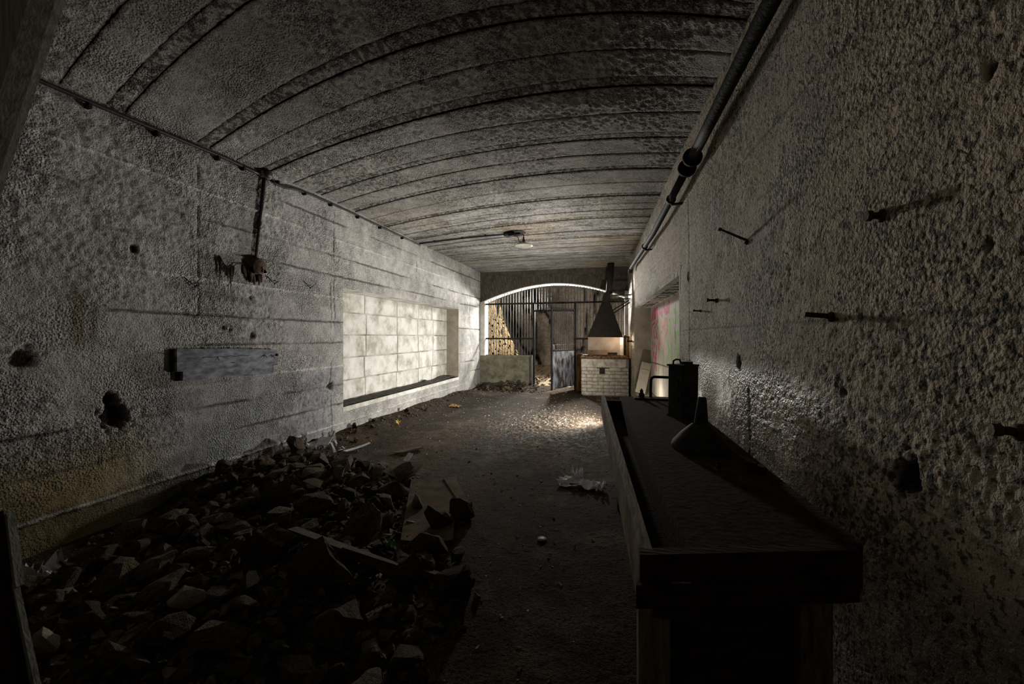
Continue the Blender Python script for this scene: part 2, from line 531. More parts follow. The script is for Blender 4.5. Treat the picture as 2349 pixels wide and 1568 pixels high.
base = mixc(base, rgb(0.30, 0.235, 0.11), 0.95 * yel)
blue = sstep(1.9, 2.5, Yg + 0.8 * (n_big - 0.5)) * sstep(4.1, 3.7, Yg) * sstep(0.90, 0.80, Zg + 0.1 * (n_big - 0.5)) * sstep(0.05, 0.2, Zg)
base = mixc(base, rgb(0.30, 0.32, 0.36), 0.8 * blue)
damp = sstep(0.5, 0.72, fbm(Yg * 2.2, Zg * 3.5, 4, 66)) * sstep(1.2, 0.4, Zg)
base = base * (1 - 0.35 * damp * (1 - far))[..., None]
for ys_, zt, zb, wd in ((1.68, 1.55, 1.12, 0.045), (1.75, 1.50, 1.15, 0.03), (2.88, 1.28, 1.10, 0.05)):
    st = np.clip(1 - ((Yg - ys_ - 0.02 * (noise(Zg * 8, Zg * 0, None, 5) - 0.5)) / wd) ** 2, 0, 1) * sstep(zb, zb + 0.12, Zg) * sstep(zt + 0.05, zt - 0.05, Zg)
    base = mixc(base, rgb(0.20, 0.16, 0.08), 0.7 * st)
soot = np.clip(1 - ((Yg - 2.72 - 0.2 * (noise(Yg * 6, Zg * 6, None, 9) - 0.5)) / 0.24) ** 2, 0, 1) * np.clip(1 - ((Zg - 1.585 + 0.12 * (Yg - 2.72)) / 0.045) ** 2, 0, 1)
base = mixc(base, rgb(0.14, 0.13, 0.12), 0.6 * soot)
spk = sstep(0.60, 0.70, fbm(Yg * 52, Zg * 52, 2, 71)) * (0.12 + 0.4 * patch) * (1 - 0.5 * far)
base = mixc(base, rgb(0.07, 0.063, 0.055), 0.8 * spk)
base = mixc(base, rgb(0.05, 0.045, 0.04), np.clip(0.95 * g1 + 0.95 * vert, 0, 1))
base = mixc(base, rgb(0.78, 0.77, 0.74), 0.85 * r1)
base = mixc(base, rgb(0.028, 0.022, 0.016), hole)
colr = np.concatenate([base, np.full(Yg.shape + (1,), 0.85)], -1)
P = np.stack([XL + d, Yg, Zg], -1)
mask = ~(inside[:-1, :-1] & inside[1:, 1:])
wall_left = grid('wall_left', P, colr, M['wall'], None, mask)
tag(wall_left, kind='structure')

# recess: reveals, sill, back of limewashed blocks
xb = XL - LN_D
rv = empty('wall_left_recess', (XL, LN[0], LN[2]), kind='structure')
box('soffit', xb - 0.05, XL - 0.002, LN[0] - 0.05, LN[1] + 0.05, LN[3], LN[3] + 0.05, M['block'], rv, 0)
box('jamb', xb - 0.05, XL - 0.002, LN[0] - 0.05, LN[0], LN[2] - 0.05, LN[3] + 0.05, M['block'], rv, 0)
box('jamb', xb - 0.05, XL - 0.002, LN[1], LN[1] + 0.05, LN[2] - 0.05, LN[3] + 0.05, M['niche_side'], rv, 0)  # shade on the far reveal put in as a darker render
box('sill', xb - 0.05, XL + 0.004, LN[0] - 0.02, LN[1] + 0.02, LN[2] - 0.06, LN[2], M['block'], rv, 0.004)
box('back_panel', xb - 0.08, xb - 0.012, LN[0] - 0.05, LN[1] + 0.05, LN[2] - 0.05, LN[3] + 0.05, M['pointing'], rv, 0)
# dirt lying on the sill
sy = np.linspace(LN[0] + 0.01, LN[1] - 0.01, 150); sx = np.linspace(xb - 0.01, XL - 0.012, 14)
Sy, Sx = np.meshgrid(sy, sx, indexing='ij')
edge = np.minimum.reduce([sstep(0, 0.03, XL - 0.012 - Sx + 0.02), sstep(0, 0.05, Sy - sy[0]), sstep(0, 0.05, sy[-1] - Sy)])
Sz = LN[2] - 0.002 + edge * (0.008 + 0.022 * fbm(Sy * 9, Sx * 14, 3, 12) + 0.05 * np.exp(-((Sy - 6.7) / 0.09) ** 2 - ((Sx - xb - 0.06) / 0.06) ** 2) + 0.03 * np.exp(-((Sy - 7.5) / 0.2) ** 2))
sd = grid('sill_dirt', np.stack([Sx, Sy, Sz], -1), None, M['sill_dirt'], rv, flip=True)
sd.location = -worldloc(rv)
# the blocks
rows = [(0.385, 0.66), (0.67, 0.965), (0.975, 1.27), (1.28, 1.575), (1.585, 1.845)]
cols = [(4.10, 5.00), (5.012, 5.86), (5.872, 6.58), (6.592, 7.18), (7.192, 7.90)]
for i, (za, zb) in enumerate(rows):
    sh = [0.0] + [random.uniform(-0.045, 0.045) for _ in range(4)] + [0.0]
    for j, (ya, yb) in enumerate(cols):
        pr = 0.004 * random.random()
        gap = random.choice((0.0015, 0.002, 0.003, 0.006))
        box('block', xb - 0.05, xb - 0.008 + pr, ya + sh[j] + gap, yb + sh[j + 1] - gap, za + gap, zb - gap, M['block'], rv, 0.006)

# ---- right wall with its graffitied recess
RN = (3.71, 7.74, 0.24, 1.79)
RN_D = 0.29
ysr = ys_with([RN[0], RN[1]], YB, YF, lambda v: 0.06 if v < 0.35 else max(0.0055, 0.0062 * v))
zsr = ys_with([RN[2], RN[3]], -0.05, 2.95, lambda v: 0.0085)
Yg, Zg = np.meshgrid(ysr, zsr, indexing='ij')
patch = sstep(0.40, 0.62, fbm(Yg * 1.6, Zg * 2.0, 3, 105))
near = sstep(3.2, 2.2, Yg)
amp = (0.0010 + 0.0018 * patch) * (0.35 + 0.65 * near)
pop = fbm(Yg * 100, Zg * 75, 2, 111)
d = amp * np.clip((pop - 0.44) * 3.4, -0.9, 1.3) + 0.012 * (fbm(Yg * 3, Zg * 4, 3, 103) - 0.5)
g1, r1 = wall_lines(Yg, Zg, [2.55, 2.36, 2.12, 1.86, 1.60, 1.30, 1.06, 0.86, 0.60, 0.35], 300, 0.008)
d = d - 0.004 * g1 + 0.004 * r1
vert = np.zeros_like(Yg)
for yv, za, zb in ((3.35, 1.6, 2.6), (3.30, 0.9, 1.8), (8.1, 0.3, 2.5), (2.10, 0.4, 1.0)):
    yy = yv + 0.03 * (fbm(Zg * 4, Zg * 0 + yv, 3, 131) - 0.5)
    vert = np.maximum(vert, np.clip(1 - ((Yg - yy) / 0.010) ** 2, 0, 1) * (Zg > za) * (Zg < zb))
d = d - 0.008 * vert
hole = np.zeros_like(Yg)
for yh, zh, rh, dp in ((1.117, 0.917, 0.030, 0.025), (1.14, 0.925, 0.036, 0.006), (2.238, 1.12, 0.026, 0.02), (1.38, 1.09, 0.013, 0.008), (3.36, 1.72, 0.03, 0.02), (0.93, 1.42, 0.009, 0.006), (1.30, 1.30, 0.012, 0.006), (0.93, 1.75, 0.010, 0.006)):
    rr = np.hypot(Yg - yh, (Zg - zh) * 0.7) * (1 + 1.5 * (fbm(Yg * 60, Zg * 60, 3, 141) - 0.5))
    h = sstep(rh, rh * 0.6, rr)
    hole = np.maximum(hole, h)
    d = d - dp * h
inside = (Yg >= RN[0] - 1e-6) & (Yg <= RN[1] + 1e-6) & (Zg >= RN[2] - 1e-6) & (Zg <= RN[3] + 1e-6)
dist_n = np.maximum(np.maximum(RN[0] - Yg, Yg - RN[1]), np.maximum(RN[2] - Zg, Zg - RN[3]))
d = d * sstep(0.0, 0.03, dist_n)
d = np.where(dist_n < 0.08, np.maximum(d, 0), d)
n_big = fbm(Yg * 0.9, Zg * 1.2, 4, 161)
base = np.ones(Yg.shape + (3,)) * rgb(0.47, 0.385, 0.275)
base = base * (0.75 + 0.5 * n_big)[..., None]
gryz = sstep(0.45, 0.62, fbm(Yg * 1.8, Zg * 2.5, 3, 166))
base = mixc(base, rgb(0.36, 0.36, 0.35), 0.35 * gryz)
spk = sstep(0.565, 0.66, fbm(Yg * 48, Zg * 36, 3, 171)) * (0.30 + 0.60 * patch)
base = mixc(base, rgb(0.085, 0.078, 0.066), 0.85 * spk)
base = mixc(base, rgb(0.06, 0.052, 0.042), np.clip(0.8 * g1 + 0.7 * vert, 0, 1))
base = mixc(base, rgb(0.62, 0.58, 0.48), 0.6 * r1)
base = mixc(base, rgb(0.03, 0.026, 0.022), hole)
low_dark = sstep(0.75, 0.30, Zg + 0.25 * (n_big - 0.5)) * near  # near part of the wall darkens towards the floor
base = mixc(base, rgb(0.10, 0.088, 0.068), 0.85 * low_dark)
wet = sstep(1.16, 1.02, Zg + 0.12 * (n_big - 0.5)) * sstep(0.50, 0.60, Zg) * sstep(1.2, 1.7, Yg) * sstep(3.6, 2.9, Yg)
wet = np.maximum(wet, sstep(7.6, 8.1, Yg) * sstep(0.5, 0.9, Zg))
wet = np.maximum(wet, sstep(0.80, 0.70, Zg) * sstep(1.5, 1.2, Yg))
rgh = 0.85 - 0.55 * wet
colr = np.concatenate([base, rgh[..., None]], -1)
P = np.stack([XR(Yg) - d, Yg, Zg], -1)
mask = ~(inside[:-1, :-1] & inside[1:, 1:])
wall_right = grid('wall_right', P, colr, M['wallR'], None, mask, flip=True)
tag(wall_right, kind='structure')

GRAF = {
'pink': [[(7.32, 1.747), (7.54, 1.544)], [(7.16, 1.743), (7.37, 1.545)], [(7.48, 1.71), (7.6, 1.546)], [(7.24, 1.718), (7.24, 1.563)], [(7.08, 1.745), (7.16, 1.575)], [(6.94, 1.742), (6.87, 1.502)], [(7.01, 1.74), (6.96, 1.625)], [(6.91, 1.519), (7.03, 1.456)], [(6.77, 1.687), (6.68, 1.602)], [(6.68, 1.673), (6.64, 1.614), (6.51, 1.641), (6.47, 1.57)], [(6.45, 1.692), (6.51, 1.579)], [(6.31, 1.763), (6.27, 1.619)], [(6.23, 1.683), (6.15, 1.586)], [(6.12, 1.701), (6.08, 1.588), (5.99, 1.602)], [(6.01, 1.699), (5.95, 1.594)], [(5.9, 1.747), (5.89, 1.646)], [(5.89, 1.615), (5.88, 1.593)], [(7.24, 1.493), (7.51, 1.462), (7.63, 1.384), (7.63, 1.269)], [(7.37, 1.363), (7.32, 1.284), (7.19, 1.214)], [(7.14, 1.436), (7.26, 1.393)], [(6.99, 1.298), (7.06, 1.253), (6.96, 1.223)], [(6.89, 1.422), (6.87, 1.37)], [(7.11, 1.367), (7.08, 1.313)], [(7.48, 1.157), (7.43, 1.086)], [(7.26, 1.144), (7.21, 1.083)], [(7.01, 1.103), (7.03, 1.004), (7.19, 0.868), (7.26, 0.708)], [(7.45, 1.045), (7.4, 0.88)], [(7.32, 0.971), (7.26, 0.879)], [(7.08, 0.965), (7.11, 0.796), (7.06, 0.679)]],
'orange': [[(6.21, 1.503), (6.12, 1.522), (6.03, 1.489), (6.01, 1.418), (6.03, 1.355), (6.23, 1.226), (6.31, 1.105), (6.35, 1.016)], [(6.35, 1.476), (6.43, 1.444), (6.45, 1.404), (6.35, 1.388), (6.41, 1.355), (6.55, 1.301), (6.62, 1.21), (6.68, 1.11)], [(6.29, 1.467), (6.23, 1.438), (6.15, 1.468)], [(6.39, 1.416), (6.23, 1.421), (6.12, 1.415)], [(6.27, 1.399), (6.27, 1.319)], [(6.68, 1.267), (6.77, 1.209), (6.73, 1.123), (6.82, 1.063), (6.73, 1.037)], [(6.75, 1.195), (6.68, 1.138)], [(6.57, 1.519), (6.55, 1.462)], [(6.47, 1.239), (6.49, 1.128)], [(5.97, 1.347), (6.19, 1.266)]],
'green': [[(5.52, 1.608), (5.5, 1.567)], [(5.37, 1.559), (5.32, 1.569)], [(5.35, 1.512), (5.3, 1.493), (5.36, 1.467), (5.33, 1.427)], [(5.74, 1.453), (5.77, 1.399), (5.8, 1.314), (5.74, 1.283)], [(5.55, 1.469), (5.52, 1.439)], [(5.37, 1.309), (5.26, 1.313), (5.16, 1.317)], [(5.36, 1.286), (5.21, 1.29), (5.22, 1.252)], [(5.16, 1.312), (5.17, 1.274)], [(5.35, 1.252), (5.36, 1.212)], [(5.95, 1.208), (5.97, 1.151), (5.9, 1.077), (5.95, 0.961)], [(5.7, 1.18), (5.72, 1.107), (5.7, 1.01), (5.74, 0.839)], [(5.85, 1.066), (5.8, 0.975)], [(5.37, 1.161), (5.43, 1.097), (5.26, 1.085)], [(5.26, 1.046), (5.28, 0.973)], [(6.04, 0.957), (6.06, 0.846)]],
'black': [[(5.43, 1.677), (5.43, 1.539)], [(5.42, 1.573), (5.43, 1.39)], [(5.46, 1.379), (5.45, 1.241)], [(5.42, 1.309), (5.43, 1.16)], [(5.85, 1.501), (5.85, 1.47)], [(7.78, 0.777), (6.82, 0.801), (6.01, 0.818), (5.74, 0.826)]]}
gy = np.linspace(RN[0] - 0.02, RN[1] + 0.02, 330); gz = np.linspace(RN[2] - 0.02, RN[3] + 0.02, 150)
Yg, Zg = np.meshgrid(gy, gz, indexing='ij')
nb = fbm(Yg * 2.0, Zg * 1.0, 4, 301)
cc = np.ones(Yg.shape + (3,)) * rgb(0.46, 0.42, 0.35) * (0.8 + 0.4 * nb)[..., None]
strk = sstep(0.55, 0.75, fbm(Yg * 9, Zg * 0.8, 3, 305))
cc = mixc(cc, rgb(0.24, 0.20, 0.15), 0.45 * strk * sstep(1.4, 0.9, Zg))
GC = {'pink': (rgb(0.62, 0.015, 0.16), 0.034), 'orange': (rgb(0.75, 0.13, 0.05), 0.022), 'green': (rgb(0.17, 0.50, 0.05), 0.036), 'black': (rgb(0.05, 0.045, 0.04), 0.018)}
wob = 0.012 * (fbm(Yg * 25, Zg * 25, 2, 311) - 0.5)
for kind_, lines in GRAF.items():
    c_, w_ = GC[kind_]
    best = np.full(Yg.shape, 9.0)
    for L in lines:
        for (ya, za), (yb, zb) in zip(L[:-1], L[1:]):
            ay, az, by, bz = ya * 0.55, za, yb * 0.55, zb
            py, pz = Yg * 0.55, Zg
            dy_, dz_ = by - ay, bz - az
            t = np.clip(((py - ay) * dy_ + (pz - az) * dz_) / (dy_ * dy_ + dz_ * dz_ + 1e-9), 0, 1)
            best = np.minimum(best, np.hypot(py - ay - t * dy_, pz - az - t * dz_))
    a_ = sstep(w_ * 0.75, w_ * 0.35, best + wob)
    cc = mixc(cc, c_, a_ * (0.75 + 0.25 * nb))
colr = np.concatenate([cc, np.full(Yg.shape + (1,), 0.8)], -1)
rr_ = empty('wall_right_recess', (float(XR(RN[0])), RN[0], RN[2]), kind='structure')
P = np.stack([XR(Yg) + RN_D + 0.003 * (fbm(Yg * 5, Zg * 5, 3, 320) - 0.5), Yg, Zg], -1)
o = grid('back_panel', P, colr, M['smooth'], rr_, flip=True)
o.location = -worldloc(rr_)


def quad_slab(name, pts, thick, mat, parent):
    """four-cornered slab: pts counter-clockwise seen from its front; thickness away from the front"""
    p = [Vector(q) for q in pts]
    n = (p[1] - p[0]).cross(p[3] - p[0]).normalized()
    V = [q[:] for q in p] + [(q - n * thick)[:] for q in p]
    Fc = [(0, 1, 2, 3), (7, 6, 5, 4), (0, 4, 5, 1), (1, 5, 6, 2), (2, 6, 7, 3), (3, 7, 4, 0)]
    return raw(name, V, Fc, mat, parent)


x0, x1 = float(XR(RN[0])), float(XR(RN[1]))
quad_slab('soffit', [(x0, RN[0], RN[3]), (x0 + RN_D + .04, RN[0], RN[3]), (x1 + RN_D + .04, RN[1], RN[3]), (x1, RN[1], RN[3])][::-1], 0.05, M['block'], rr_)
quad_slab('sill', [(x0, RN[0], RN[2]), (x0 + RN_D + .04, RN[0], RN[2]), (x1 + RN_D + .04, RN[1], RN[2]), (x1, RN[1], RN[2])], 0.05, M['niche_side'], rr_)
box('jamb', x1, x1 + RN_D + 0.06, RN[1], RN[1] + 0.05, RN[2] - 0.05, RN[3] + 0.05, M['niche_side'], rr_, 0)
box('jamb', x0, x0 + RN_D + 0.06, RN[0] - 0.05, RN[0], RN[2] - 0.05, RN[3] + 0.05, M['niche_side'], rr_, 0)
# black lettering sprayed on the soffit
tx = bpy.data.curves.new('lettering', 'FONT')
tx.body = 'Y 45/50 57 11 ROJ 88 SLA VLG'
tx.size = 0.26
tx.extrude = 0.0008
tx.offset = 0.004
to = bpy.data.objects.new('lettering_tmp', tx)
COL.objects.link(to)
bpy.context.view_layer.update()
tm = bpy.data.meshes.new_from_object(to.evaluated_get(bpy.context.evaluated_depsgraph_get()))
bpy.data.objects.remove(to)
wv = np.array([v.co[:] for v in tm.vertices])
tl = wv[:, 0].max() - wv[:, 0].min()
for v in tm.vertices:
    u = (v.co.x - wv[:, 0].min()) / tl
    yy = RN[1] - 0.10 - u * (RN[1] - RN[0] - 0.25)
    xx = float(XR(yy)) + 0.245 - v.co.y * 0.95
    v.co = (xx - worldloc(rr_).x, yy - worldloc(rr_).y, RN[3] - 0.0015 - v.co.z * 0.3 - worldloc(rr_).z)
link_mesh('graffiti_lettering', tm, M['paint_black'], rr_)

# ---- ceiling: shuttering-board strips under a dark backing
cy = np.linspace(YB, YF, 70); cs = np.linspace(0, 1, 40)
Yg, Sg = np.meshgrid(cy, cs, indexing='ij')
Xg = XL - 0.05 + Sg * (XR(Yg) - XL + 0.10)
P = np.stack([Xg, Yg, zceil(np.clip(Xg, XL, XR(Yg)), Yg) + 0.030], -1)
ceiling = grid('ceiling', P, None, M['joint'], None)
tag(ceiling, kind='structure')
bounds = [YB, -1.2, -0.8, -0.42, -0.05, 0.25, 0.62, 1.00, 1.32, 1.60, 1.83, 1.93, 2.40, 2.50, 2.74, 2.97, 3.06, 3.36, 3.66, 3.76, 4.04, 4.30, 4.38, 4.70, 5.02, 5.10, 5.34, 5.58, 5.82, 5.90, 6.14, 6.40, 6.65, 6.73, 6.98, 7.22, 7.45, 7.62, 7.80, 7.98, 8.14, 8.30, 8.46, 8.64, 8.82, 9.04, 9.30]


def skew(y):
    return np.interp(y, [0, 6.0, 7.6, 9.3], [-0.38, -0.38, 0.0, 0.0])


nx = 400
s_ = np.linspace(-0.004, 1.004, nx)
for i, (ya, yb) in enumerate(zip(bounds[:-1], bounds[1:])):
    wdt = yb - ya
    narrow = wdt < 0.12
    n = max(5, int(wdt / (0.013 if ya < 4 else 0.018)))
    v = np.linspace(0, 1, n + 1)
    Vg, Sg = np.meshgrid(v, s_, indexing='ij')
    jag = lambda seed, y0: 0.013 * (fbm(s_ * 150, s_ * 0 + y0 * 5, 3, seed) - 0.35) * (1.0 if y0 < 5 else 0.8)
    lo = ya + np.abs(jag(400 + i, ya)) * 1.1 + 0.001 + skew(ya) * s_ + 0.02 * (fbm(s_ * 2, s_ * 0 + ya, 2, 410) - 0.5)
    hi = yb - np.abs(jag(440 + i, yb)) * 1.1 - 0.001 + skew(yb) * s_ + 0.02 * (fbm(s_ * 2, s_ * 0 + yb, 2, 410) - 0.5)
    if i == len(bounds) - 2: hi = np.full(nx, YF)
    Yc = lo[None, :] * (1 - Vg) + hi[None, :] * Vg
    Xc = XL + Sg * (XR(Yc) - XL)
    pt = sstep(0.40, 0.62, fbm(Xc * 1.2, Yc * 1.6, 3, 460))
    am = (0.002 + 0.006 * pt) * (1 - 0.75 * sstep(3.6, 5.5, Yc)) * (0.5 if narrow else 1)
    pop = fbm(Xc * 44, Yc * 44, 3, 470)
    off = 0.003 * random.uniform(-1, 1) + (0.005 if narrow else 0)
    dz = am * np.clip((pop - 0.44) * 3.2, -0.7, 1.4) + 0.006 * (fbm(Xc * 3, Yc * 3, 3, 480) - 0.5)
    rim = np.minimum(Vg, 1 - Vg) * wdt
    dz = dz * sstep(0, 0.02, rim) - 0.004 * sstep(0.010, 0.0, rim)
    Zc = zceil(np.clip(Xc, XL, XR(Yc)), Yc) + off - dz
    nb = fbm(Xc * 0.9, Yc * 0.9, 4, 490)
    bc = np.ones(Xc.shape + (3,)) * rgb(0.45, 0.44, 0.415) * (0.78 + 0.44 * nb)[..., None] * random.uniform(0.9, 1.08)
    brn = sstep(0.5, 0.68, fbm(Xc * 0.8, Yc * 1.5, 3, 495)) * sstep(3.5, 6, Yc)
    bc = mixc(bc, rgb(0.36, 0.29, 0.19), 0.6 * brn)
    sp = sstep(0.58, 0.68, fbm(Xc * 45, Yc * 45, 2, 500)) * (0.25 + 0.5 * pt)
    if narrow:
        sp = np.maximum(sp, sstep(0.46, 0.56, fbm(Xc * 48, Yc * 40, 3, 505)))
    sp = np.maximum(sp, 0.9 * sstep(0.010, 0.001, rim + 0.010 * (fbm(Xc * 40, Yc * 40, 2, 507) - 0.5)))
    if ya > 4.0:
        fl = sstep(0.60, 0.72, fbm(Xc * 2.5, Yc * 26, 3, 515 + i)) * sstep(4.0, 6.0, Yc)
        sp = np.maximum(sp, 0.85 * fl)
    bc = mixc(bc, rgb(0.06, 0.054, 0.047), 0.85 * sp)
    wetc = sstep(6.8, 8.0, Yc) * 0.3
    colr = np.concatenate([bc, (0.85 - wetc)[..., None]], -1)
    grid('board_strip', np.stack([Xc, Yc, Zc], -1), colr, M['ceil'], ceiling)

# ---- floor
HEAP_Y = [0.2, 0.9, 1.2, 1.65, 2.1, 2.6, 3.05, 3.3, 3.7]
HEAP_X = [-1.2, -1.05, -0.92, -0.78, -1.20, -1.45, -1.75, -2.5, -2.95]


def heap(x, y):
    x = np.asarray(x, float); y = np.asarray(y, float)
    xb_ = np.interp(y, HEAP_Y, HEAP_X) + 0.15 * (fbm(y * 2.5, y * 0 + 3, 2, 601) - 0.5)
    h = 0.13 * sstep(0.0, 0.7, xb_ - x) * sstep(3.6, 2.7, y)
    h = h * (0.55 + 0.9 * fbm(x * 1.8, y * 1.8, 3, 603)) * (1 - sstep(-2.45, -2.85, x) * sstep(2.5, 2.0, y))
    h = np.maximum(h, 0.10 * sstep(0.55, 0.0, x - XL) * sstep(2.0, 3.0, y) * (0.6 + 0.8 * fbm(x * 3, y * 2, 2, 605)) * sstep(9.4, 7.0, y))
    h = np.maximum(h, 0.14 * np.exp(-((x + 2.35) / 0.75) ** 2 - ((y - 9.0) / 0.35) ** 2))
    h = np.maximum(h, 0.05 * np.exp(-((x + 1.5) / 0.5) ** 2 - ((y - 9.3) / 0.4) ** 2))
    return h


fx = np.linspace(XL - 0.05, 0.78, 300)
fy = ys_with([], YB, 9.9, lambda v: 0.06 if v < 0.5 else 0.013 if v < 3.5 else 0.013 + 0.004 * (v - 3.5))
Xg, Yg = np.meshgrid(fx, fy, indexing='ij')
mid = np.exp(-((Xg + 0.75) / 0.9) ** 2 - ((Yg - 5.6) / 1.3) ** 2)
bumpy = fbm(Xg * 40, Yg * 26, 3, 611)
Zf = heap(Xg, Yg) + 0.006 * (fbm(Xg * 6, Yg * 6, 3, 613) - 0.5) + (0.001 + 0.018 * mid) * np.clip((bumpy - 0.50) * 3, 0, 1.2) * 0.9
Zf = Zf + 0.004 * np.clip((fbm(Xg * 40, Yg * 40, 3, 617) - 0.60) * 6, 0, 1)
nb = fbm(Xg * 1.0, Yg * 0.7, 4, 620)
fc = np.ones(Xg.shape + (3,)) * rgb(0.042, 0.032, 0.023) * (0.55 + 0.9 * nb)[..., None]
red = sstep(0.5, 0.68, fbm(Xg * 1.5, Yg * 1.0, 3, 622))
fc = mixc(fc, rgb(0.085, 0.052, 0.027), 0.6 * red)
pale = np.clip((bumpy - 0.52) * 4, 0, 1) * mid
fc = mixc(fc, rgb(0.30, 0.26, 0.20), 0.85 * pale)  # pale middle paints the lamp's light pool and glints on the floor
dust = sstep(0.60, 0.75, fbm(Xg * 4, Yg * 4, 4, 626))
fc = mixc(fc, rgb(0.13, 0.105, 0.08), 0.45 * dust)
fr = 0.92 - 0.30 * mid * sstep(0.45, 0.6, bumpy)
colr = np.concatenate([fc, fr[..., None]], -1)
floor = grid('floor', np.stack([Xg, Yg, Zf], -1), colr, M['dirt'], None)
tag(floor, kind='structure')

# ---- end wall with its arch, low parapets
wf = empty('wall_far', (XL, YF, 0), kind='structure')
ARX = [-3.2, -3.06, -2.52, -1.962, -1.421, -1.027, -0.631, -0.127, 0.222, 0.36]
ARZ = [2.10, 2.155, 2.342, 2.468, 2.519, 2.512, 2.452, 2.307, 2.185, 2.13]
ax = np.linspace(XL - 0.02, 0.36, 60)
# smooth circle-like arch through the measured points
cf = np.polyfit(ARX, ARZ, 4)
az = np.polyval(cf, ax)
V, Fc = [], []
TH = 0.32
for x_, z_ in zip(ax, az):
    V += [(x_, YF, z_), (x_, YF, 3.0), (x_, YF + TH, z_), (x_, YF + TH, 3.2)]
for i in range(len(ax) - 1):
    a = 4 * i; b = a + 4
    Fc += [(a, b, b + 1, a + 1), (a + 2, a + 3, b + 3, b + 2)]
raw('spandrel', V, Fc, M['soot_brick'], wf)
V, Fc = [], []
for x_, z_ in zip(ax, az):
    V += [(x_, YF - 0.004, z_ - 0.012), (x_, YF + TH, z_ - 0.012), (x_, YF - 0.004, z_ + 0.004), (x_, YF + TH, z_ + 0.004)]
for i in range(len(ax) - 1):
    a = 4 * i; b = a + 4
    Fc += [(a, a + 1, b + 1, b), (a, b, b + 2, a + 2), (a + 1, a + 3, b + 3, b + 1)]
raw('arch_render', V, Fc, M['block'], wf)
# soldier course of bricks above the arch: each brick proud of the wall
bm = bmesh.new(); bm_box(bm, -0.029, 0.029, -0.008, 0.02, 0.0, 0.21, None, 0.004)
bk = from_bm('brick', bm, M['soot_brick'], wf, origin=(0, 0, 0))
bme = bk.data
bpy.data.objects.remove(bk)
xs = np.arange(XL + 0.06, 0.33, 0.066)
sl = np.polyder(cf)
for x_ in xs:
    z_ = float(np.polyval(cf, x_)); ang = math.atan(float(np.polyval(sl, x_)))
    o = link_mesh('brick', bme, None, wf, Vector((x_, YF, z_ + 0.012)) - worldloc(wf))
    o.rotation_euler = (0, -ang * 0.8, 0)
    o.location.y += random.uniform(-0.003, 0.003)
    if z_ + 0.45 < 2.86:
        o = link_mesh('brick', bme, None, wf, Vector((x_ + 0.01, YF, z_ + 0.235)) - worldloc(wf))
        o.rotation_euler = (0, -ang * 0.6, 0)
box('jamb', XL - 0.1, -3.085, YF, YF + TH, 0, 2.2, M['block'], wf, 0.01)
box('jamb', 0.27, 0.50, YF - 0.03, YF + TH, 0, 2.3, M['block'], wf, 0.01)
lw = empty('wall_parapet', (-2.5, YF, 0), kind='structure')
M['parapet'] = rough_mat('stained_parapet', (0.085, 0.078, 0.052), (0.24, 0.225, 0.165), 4.5, 0.9, 0.5, 0.008)
box('body', XL - 0.05, -1.955, YF - 0.02, YF + TH, 0, 0.785, M['parapet'], lw, 0.012)
box('end_strip', -1.955, -1.905, YF - 0.005, YF + TH - 0.03, 0, 0.785, M['soot_brick'], lw, 0.005)
box('body', -0.84, 0.34, YF, YF + TH, 0, 0.83, M['parapet'], lw, 0.012)

# ---- back of the room behind the camera: wall with a doorway
wb = empty('wall_back', (-1.2, YB, 0), kind='structure')
box('body', -1.0, 0.95, YB - 0.15, YB, 0, 3.6, M['niche_side'], wb, 0)
box('body', XL - 0.05, -2.0, YB - 0.15, YB, 0, 3.6, M['niche_side'], wb, 0)
box('lintel', -2.0, -1.0, YB - 0.15, YB, 2.1, 3.6, M['niche_side'], wb, 0)

# ------------------------------------------------------------------ rock cutting beyond the gate
def rockmesh(name, fn, nu, nv, col1, col2, amp, seed, flip=False, kind='structure', parent=None, extra=None, sc=1.0):
    u = np.linspace(0, 1, nu); v = np.linspace(0, 1, nv)
    U, Vv = np.meshgrid(u, v, indexing='ij')
    P = fn(U, Vv)
    nrm = np.cross(np.gradient(P, axis=0), np.gradient(P, axis=1))
    nrm /= np.linalg.norm(nrm, axis=-1, keepdims=True) + 1e-9
    q = P * sc
    tilt = q[..., 0] * 0.5 + q[..., 2] * 0.3
    big = fbm(q[..., 0] * 0.8, q[..., 2] * 0.55 + q[..., 1] * .3, 3, seed) - 0.5
    rid = np.abs(fbm(q[..., 0] * 1.6 + tilt * .4, q[..., 2] * 0.7, 3, seed + 3) - 0.5) * 2
    crack = sstep(0.10, 0.0, rid)
    med = fbm(q[..., 0] * 3.2, q[..., 2] * 2.2, 4, seed + 5) - 0.5
    P = P + nrm * (amp * (1.5 * big + 0.7 * med - 0.6 * crack))[..., None]
    cb = mixc(col1, col2, sstep(0.35, 0.65, fbm(q[..., 0] * 1.2, q[..., 2] * 1.2, 4, seed + 9)))
    cb = cb * (1 - 0.8 * crack)[..., None]
    rgh = np.full(U.shape, 0.75)
    if extra is not None:
        P, cb = extra(P, cb, U, Vv, nrm)
    o = grid(name, P, np.concatenate([cb, rgh[..., None]], -1), M['rockface'], parent, flip=flip)
    return o


def rf(U, V):
    # bent face: left flank, back, right flank
    kx = np.interp(U, [0, 0.18, 0.36, 0.75, 0.9, 1.0], [-5.2, -4.9, -3.6, 0.4, 1.9, 2.3])
    ky = np.interp(U, [0, 0.18, 0.36, 0.75, 0.9, 1.0], [9.5, 11.4, 13.2, 13.6, 12.6, 9.6])
    z = -0.3 + 5.2 * V
    ky = ky - 0.35 * V * V * 2.0
    return np.stack([kx, ky, z], -1)


rk = rockmesh('wall_rock', rf, 190, 120, rgb(0.17, 0.145, 0.115), rgb(0.30, 0.26, 0.215), 0.42, 700)
tag(rk, kind='structure')


